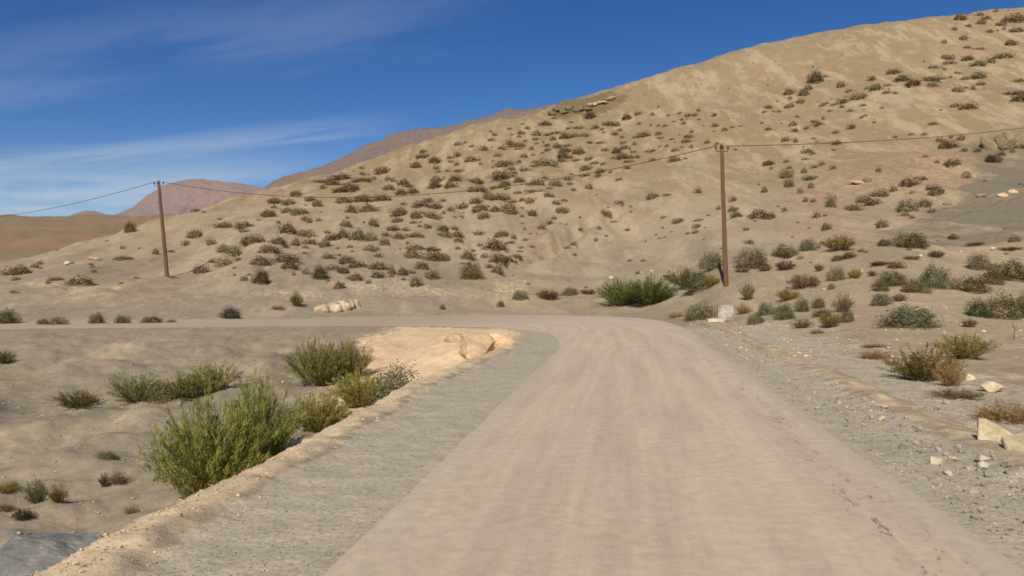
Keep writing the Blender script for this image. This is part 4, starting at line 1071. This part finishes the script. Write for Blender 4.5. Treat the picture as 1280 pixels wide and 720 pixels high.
# loose stones: one mesh per shape, one object each
SHAPES = [rock_mesh('stone', 700 + k, M_GREY, 13, (1, random.uniform(.6, .9), random.uniform(.35, .6))) for k in range(8)]
SHAPES_P = [rock_mesh('stone', 720 + k, M_PALE, 13, (1, random.uniform(.6, .9), random.uniform(.35, .6))) for k in range(4)]
def edge_x(Y): return float(np.interp(Y, EO[:420, 1], EO[:420, 0]))
n_st = 0
while n_st < 150:
    Y = random.choice((random.uniform(5.2, 9), random.uniform(6, 13), random.uniform(9, 24)))
    d = abs(random.gauss(.9, .7)) + .05
    X = edge_x(Y) + d
    if X / Y > .67 or (1.2 < d < 1.75 and random.random() < .85): continue
    s = random.choice((random.uniform(.05, .11), random.uniform(.09, .19))) * (1.0 if d > .4 else .6)
    pale = random.random() < .2
    me = random.choice(SHAPES_P if pale else SHAPES)
    o = link('stone', me, loc=(X, Y, h1(X, Y) + s * .12), rot=(random.uniform(-.3, .3), random.uniform(-.3, .3), random.uniform(0, 6.3)), scale=(s, s, s * random.uniform(1.0, 1.6)))
    tag(o, ('small pale stone' if pale else 'small grey stone') + ' among the rubble beside the road on the pole side', 'stone', 'loose stones beside the road on the pole side')
    n_st += 1
n_st = 0
while n_st < 46:
    X, Y = random.uniform(-9, -3), random.uniform(9.5, 26)
    if X / Y < -.66: continue
    if vnoise(np.array([X * .5]), np.array([Y * .5]), 5)[0] < .5: continue
    s = random.uniform(.06, .2)
    pale = random.random() < .55
    o = link('stone', random.choice(SHAPES_P if pale else SHAPES), loc=(X, Y, h1(X, Y) + s * .08), rot=(random.uniform(-.3, .3), 0, random.uniform(0, 6.3)), scale=(s, s, s * .9))
    tag(o, ('small pale stone' if pale else 'small grey stone') + ' lying loose on the gully floor', 'stone', 'loose stones on the gully floor')
    n_st += 1

# gravel: too many to count
GR = []
for k in range(6):
    me = rock_mesh('g', 760 + k, M_GREY, 9, (1, .8, .55)); GR.append(mesh_arrays(me)); bpy.data.meshes.remove(me)
def scatter(n, fn):
    out = []
    P = np.array([fn() for _ in range(n)])
    Z = height(P[:, 0], P[:, 1])
    for k in range(n):
        s = P[k, 2]
        out.append((k % 6, np.array([P[k, 0], P[k, 1], Z[k] + s * .12]), rotz(random.uniform(0, 6.28), (s, s * random.uniform(.7, 1.1), s))))
    return out
def f_right():
    while True:
        Y = 5 + 28 * random.random() ** 1.8; d = abs(random.gauss(.5, 1.5)) + .02
        if 1.15 < d < 1.8 and random.random() < .7: continue
        return edge_x(Y) + d, Y, random.choice((.015, .02, .028, .04, .055)) * random.uniform(.7, 1.3)
def f_left():
    Y = 4.6 + 30 * random.random() ** 1.8
    a, b = float(np.interp(Y, RIMD[:, 1], RIMD[:, 0])), float(np.interp(Y, EI[:420, 1], EI[:420, 0]))
    f = random.random()
    return a - .25 + (b - a + .35) * f, Y, random.choice((.010, .013, .018, .026)) * random.uniform(.7, 1.4)
def f_road():
    k = random.randrange(20, 420)
    f = random.choice((random.random(), abs(random.gauss(0, .06)), 1 - abs(random.gauss(0, .07))))
    p = EI[k] * (1 - f) + EO[k] * f
    return p[0], p[1], random.choice((.008, .011, .015)) * random.uniform(.7, 1.3)
def f_rim():
    Y = 4.4 + 28 * random.random() ** 1.6
    return float(np.interp(Y, RIMD[:, 1], RIMD[:, 0])) + random.gauss(0, .3), Y, random.choice((.012, .018, .03, .045)) * random.uniform(.7, 1.3)
def f_gully():
    Y = random.uniform(9, 34); X = -random.uniform(2.5, .64 * Y + 2)
    return X, Y, random.choice((.02, .03, .04, .06, .09)) * random.uniform(.7, 1.2)
def f_slope():
    Y = random.uniform(20, 60); X = random.uniform(.22, .7) * Y
    if X < edge_x(min(Y, 40)) + .3: X += 3
    return X, Y, random.choice((.05, .07, .1, .16)) * random.uniform(.7, 1.2)
for nm, n, fn, mat, lb in (('gravel', 5200, f_right, M_GREY, 'grey rubble strewn beside the road on the pole side'),
                           ('gravel', 4200, f_left, M_GREY, 'fine grey gravel of the shoulder along the gully rim'),
                           ('gravel', 1700, f_right, M_PALE, 'pale broken stones strewn beside the road on the pole side'),
                           ('gravel', 1100, f_road, M_BUFF, 'tiny loose chippings on the road surface'),
                           ('gravel', 1500, f_rim, M_BUFF, 'sandy crumbs and pebbles along the gully rim'),
                           ('gravel', 2000, f_gully, M_BUFF, 'pebbles strewn over the gully floor'),
                           ('gravel', 1300, f_slope, M_BUFF, 'small stones strewn among the roadside scrub')):
    tag(link(nm, merged(nm, scatter(n, fn), GR, mat)), lb, 'gravel', kind='stuff')

# ---------------------------------------------------------------- poles and wires
def tube(name, pts, radii, mat, sides=10, caps=True):
    bm = bmesh.new(); rings = []
    P = [Vector(p) for p in pts]
    for k, p in enumerate(P):
        d = (P[min(k + 1, len(P) - 1)] - P[max(k - 1, 0)]).normalized()
        a = d.orthogonal().normalized() if abs(d.z) < .9 else Vector((1, 0, 0)) - d * d.x
        a.normalize(); b = d.cross(a)
        r = radii[k] if hasattr(radii, '__len__') else radii
        rings.append([bm.verts.new(p + (a * math.cos(q * 2 * math.pi / sides) + b * math.sin(q * 2 * math.pi / sides)) * r) for q in range(sides)])
    for A, B in zip(rings, rings[1:]):
        for q in range(sides):
            bm.faces.new((A[q], A[(q + 1) % sides], B[(q + 1) % sides], B[q]))
    if caps: bm.faces.new(rings[0][::-1]); bm.faces.new(rings[-1])
    me = bpy.data.meshes.new(name); bm.to_mesh(me); bm.free(); me.materials.append(mat)
    for f in me.polygons: f.use_smooth = len(f.vertices) == 4
    return me
def join_tubes(name, parts, mat):
    bm = bmesh.new()
    for p in parts:
        bm.from_mesh(p); bpy.data.meshes.remove(p)
    me = bpy.data.meshes.new(name); bm.to_mesh(me); bm.free(); me.materials.append(mat)
    return me
def pole(base, top, r, label, hooks=(1,)):
    b, t = Vector(base), Vector(top); d = t - b
    root = empty('utility_pole', b); tag(root, label, 'pole', 'wooden poles carrying the wire')
    rng = random.Random(int(b.x * 10))
    n = 9
    pts = [Vector((0, 0, -.3))] + [d * (k / n) + Vector((rng.uniform(-.012, .012), rng.uniform(-.012, .012), 0)) for k in range(n + 1)]
    link('shaft', tube('shaft', pts, [r] + [r * (1 - .32 * k / n) for k in range(n + 1)], M_WOOD, 12), root)
    link('collar', tube('collar', [d * .965, d * .985], [r * .74, r * .74], M_IRON, 12), root)
    for s in hooks:
        p = d * .95
        hk = [p, p + Vector((s * .22, -.02, -.03)), p + Vector((s * .34, -.02, -.02)), p + Vector((s * .36, -.02, .12))]
        h = link('bracket', tube('bracket', hk, .022, M_IRON, 6), root)
        q = hk[-1]
        ins = tube('insulator', [q, q + Vector((0, 0, .03)), q + Vector((0, 0, .09)), q + Vector((0, 0, .12)), q + Vector((0, 0, .19)), q + Vector((0, 0, .22))], [.04, .075, .07, .045, .055, .02], M_CERAMIC, 10)
        link('insulator', ins, h)
    return root
def ground_at(px, Y):
    X = (px - 640) / FPX * Y
    return Vector((X, Y, h1(X, Y)))
B1 = Vector(hit(907.5, 358)[0]); B2 = Vector(hit(209, 346)[0])
T1 = Vector(((902 - 640) / FPX * B1.y, B1.y, CAM_H + .180 * B1.y)); T2 = Vector(((198 - 640) / FPX * B2.y, B2.y, CAM_H + .134 * B2.y))
pole(B1, T1, B1.y * .0032, 'taller reddish wooden pole on the bank above the concrete marker', (-1, 1))
pole(B2, T2, B2.y * .0025, 'leaning wooden pole on the low hill casting a thin shadow', (-1, 1))
B3 = ground_at(640 + 890, 96); T3 = B3 + Vector((0, 0, 9.0))
pole(B3, T3, .17, 'wooden pole high on the slope where the wire leaves the picture', (-1,))
B4 = Vector((-78, 108, 0)); B4.z = h1(B4.x, B4.y); T4 = B4 + Vector((0, 0, 8.2))
pole(B4, T4, .17, 'wooden pole down behind the low hill', (1,))
def wire(a, b, sag, label, r=.022):
    P = [a.lerp(b, t) - Vector((0, 0, 4 * sag * t * (1 - t))) for t in np.linspace(0, 1, 49)]
    tag(link('power_cable', tube('power_cable', P, r, M_WIRE, 6)), label, 'cable', 'wires strung between the poles')
att = lambda b, t, s: b + (t - b) * .95 + Vector((s * .36, -.02, .30))
wire(att(B2, T2, 1), att(B1, T1, -1), 2.1, 'wire sagging across the hillside from leaning pole to taller pole')
wire(att(B1, T1, 1), att(B3, T3, -1), 1.6, 'wire climbing from the taller pole toward the dark outcrop')
wire(att(B2, T2, -1), att(B4, T4, 1), 1.0, 'short wire dropping from the leaning pole behind the low hill')

# ---------------------------------------------------------------- concrete marker, dead branches
def rounded_block(name, w, d, h, r, mat, arch=0):
    bm = bmesh.new()
    n = 10 if arch else 1
    prof = [(-w / 2, 0), (w / 2, 0)] + [(w / 2 * math.cos(math.pi * k / n) if arch else (w / 2, -w / 2)[k], h - arch + arch * math.sin(math.pi * k / n) if arch else h) for k in range(n + 1)]
    F = [bm.verts.new((x, -d / 2, z)) for x, z in prof]; K = [bm.verts.new((x, d / 2, z)) for x, z in prof]
    bm.faces.new(F); bm.faces.new(K[::-1])
    for i in range(len(prof)):
        j = (i + 1) % len(prof); bm.faces.new((F[j], F[i], K[i], K[j]))
    bmesh.ops.recalc_face_normals(bm, faces=list(bm.faces))
    bmesh.ops.bevel(bm, geom=[e for e in bm.edges if len(e.link_faces) == 2 and e.calc_face_angle(0) > .8], offset=r, segments=3, affect='EDGES')
    me = bpy.data.meshes.new(name); bm.to_mesh(me); bm.free(); me.materials.append(mat)
    return me
mX, mY, mz = hit(905, 401)[0]
mk = empty('concrete_marker', (mX, mY, mz - .05), -.1); tag(mk, 'whitewashed concrete road marker block beside the bend below the taller pole', 'marker')
k = mY / FPX
link('block', rounded_block('block', 19 * k, 14 * k, 21 * k, .06, M_CONC), mk, loc=(.05, 0, .0))
link('base', rounded_block('base', 20 * k, 18 * k, 5 * k, .04, M_CONC2), mk, loc=(-.42, -.08, -.04))
# bare stalk by the picture edge
sx, sy, sz = hit(1267, 425)[0]
st = join_tubes('dead_stalk', [tube('b', [(0, 0, -.05), (.02, 0, .25), (-.02, 0, .62)], [.018, .013, .006], M_TWIG, 6),
                               tube('b', [(.02, 0, .25), (.12, .02, .5)], [.009, .004], M_TWIG, 5), tube('b', [(0, 0, .38), (-.10, .0, .56)], [.008, .003], M_TWIG, 5)], M_TWIG)
tag(link('dead_stalk', st, loc=(sx, sy, sz)), 'bare upright stalk at the picture edge below the large grey-green bush', 'dead plant')

# ---------------------------------------------------------------- light, sky, camera
SUN_EL, SUN_AZ = 38.0, 193.5        # degrees above the horizon; clockwise from the view direction (behind, to the left)
az = R(SUN_AZ)
to_sun = Vector((math.sin(az) * math.cos(R(SUN_EL)), math.cos(az) * math.cos(R(SUN_EL)), math.sin(R(SUN_EL))))
sl = bpy.data.lights.new('sun', 'SUN'); sl.energy = 4.1; sl.angle = R(.53); sl.color = (1.0, .93, .82)
so = bpy.data.objects.new('sun', sl); COL.objects.link(so); so.rotation_euler = (-to_sun).to_track_quat('-Z', 'Y').to_euler()

w = bpy.data.worlds.new('World'); scene.world = w; w.use_nodes = True
nt = w.node_tree; t = NT(nt)
bg = nt.nodes['Background']; bg.inputs['Strength'].default_value = .09
sky = t.n('ShaderNodeTexSky', sky_type='NISHITA'); sky.sun_disc = False
sky.sun_elevation = R(SUN_EL); sky.sun_rotation = az
sky.altitude = 1900; sky.air_density = 1.0; sky.dust_density = .35; sky.ozone_density = 2.2
skyh = t.n('ShaderNodeHueSaturation'); skyh.inputs['Saturation'].default_value = 1.34; skyh.inputs['Hue'].default_value = .512; skyh.inputs['Value'].default_value = .76
nt.links.new(sky.outputs[0], skyh.inputs['Color'])
# thin cirrus: streaks in the sky's own directions
gen = t.n('ShaderNodeTexCoord').outputs['Generated']
sep = t.n('ShaderNodeSeparateXYZ'); nt.links.new(gen, sep.inputs[0])
yy = t.math('MAXIMUM', t.math('ABSOLUTE', sep.outputs[1]), .05)
a_, e_ = t.math('DIVIDE', sep.outputs[0], yy), t.math('DIVIDE', sep.outputs[2], yy)
def cirrus(slope, e0, width, strength, a_lo, a_hi, seedx, stretch=(2.0, 14.0), below=None):
    q = t.math('SUBTRACT', e_, t.math('ADD', t.math('MULTIPLY', a_, slope), e0))
    cv = t.n('ShaderNodeCombineXYZ'); nt.links.new(t.math('MULTIPLY', a_, stretch[0]), cv.inputs[0]); nt.links.new(t.math('MULTIPLY', q, stretch[1]), cv.inputs[1]); cv.inputs[2].default_value = seedx
    nz = t.noise(1.6, 6, .6, vec=cv.outputs[0])
    band = t.math('SUBTRACT', 1.0, t.ramp(t.math('ABSOLUTE', t.math('ADD', q, t.ramp(nz, .2, .8, -width * .5, width * .5))), 0.0, width))
    band = t.math('MULTIPLY', band, t.ramp(nz, .30, .62))
    return t.math('MULTIPLY', t.math('MULTIPLY', band, t.ramp(a_, a_lo, a_hi, 1.0, 0.0)), strength)
c1 = cirrus(.16, .385, .075, .13, -.25, .10, 1.3, (1.6, 9))
c2 = cirrus(.10, .222, .022, .30, -.28, -.10, 4.1, (2.2, 30))
c3 = cirrus(.03, .140, .060, .64, -.42, -.12, 7.7, (1.6, 14))
fac = t.math('MINIMUM', t.math('ADD', t.math('ADD', c1, c2), c3), .75)
skyc = t.mix(fac, skyh.outputs[0], (5.2, 5.8, 6.6))
nt.links.new(skyc, bg.inputs['Color'])

cam = bpy.data.cameras.new('camera'); co = bpy.data.objects.new('camera', cam); COL.objects.link(co)
co.location = (0, 0, CAM_H); co.rotation_euler = (R(90), 0, 0)
cam.sensor_width = 36; cam.lens = 36 * FPX / 1280; cam.clip_start = .1; cam.clip_end = 20000
scene.camera = co
vs = scene.view_settings
scene.display_settings.display_device = 'sRGB'
vs.view_transform = 'Standard'; vs.look = 'None'; vs.exposure = 0.22; vs.gamma = 1.0; vs.use_curve_mapping = False
scene.cycles.use_denoising = True
scene.cycles.max_bounces = 6
scene.cycles.pixel_filter_type = 'BLACKMAN_HARRIS'; scene.cycles.filter_width = 1.7
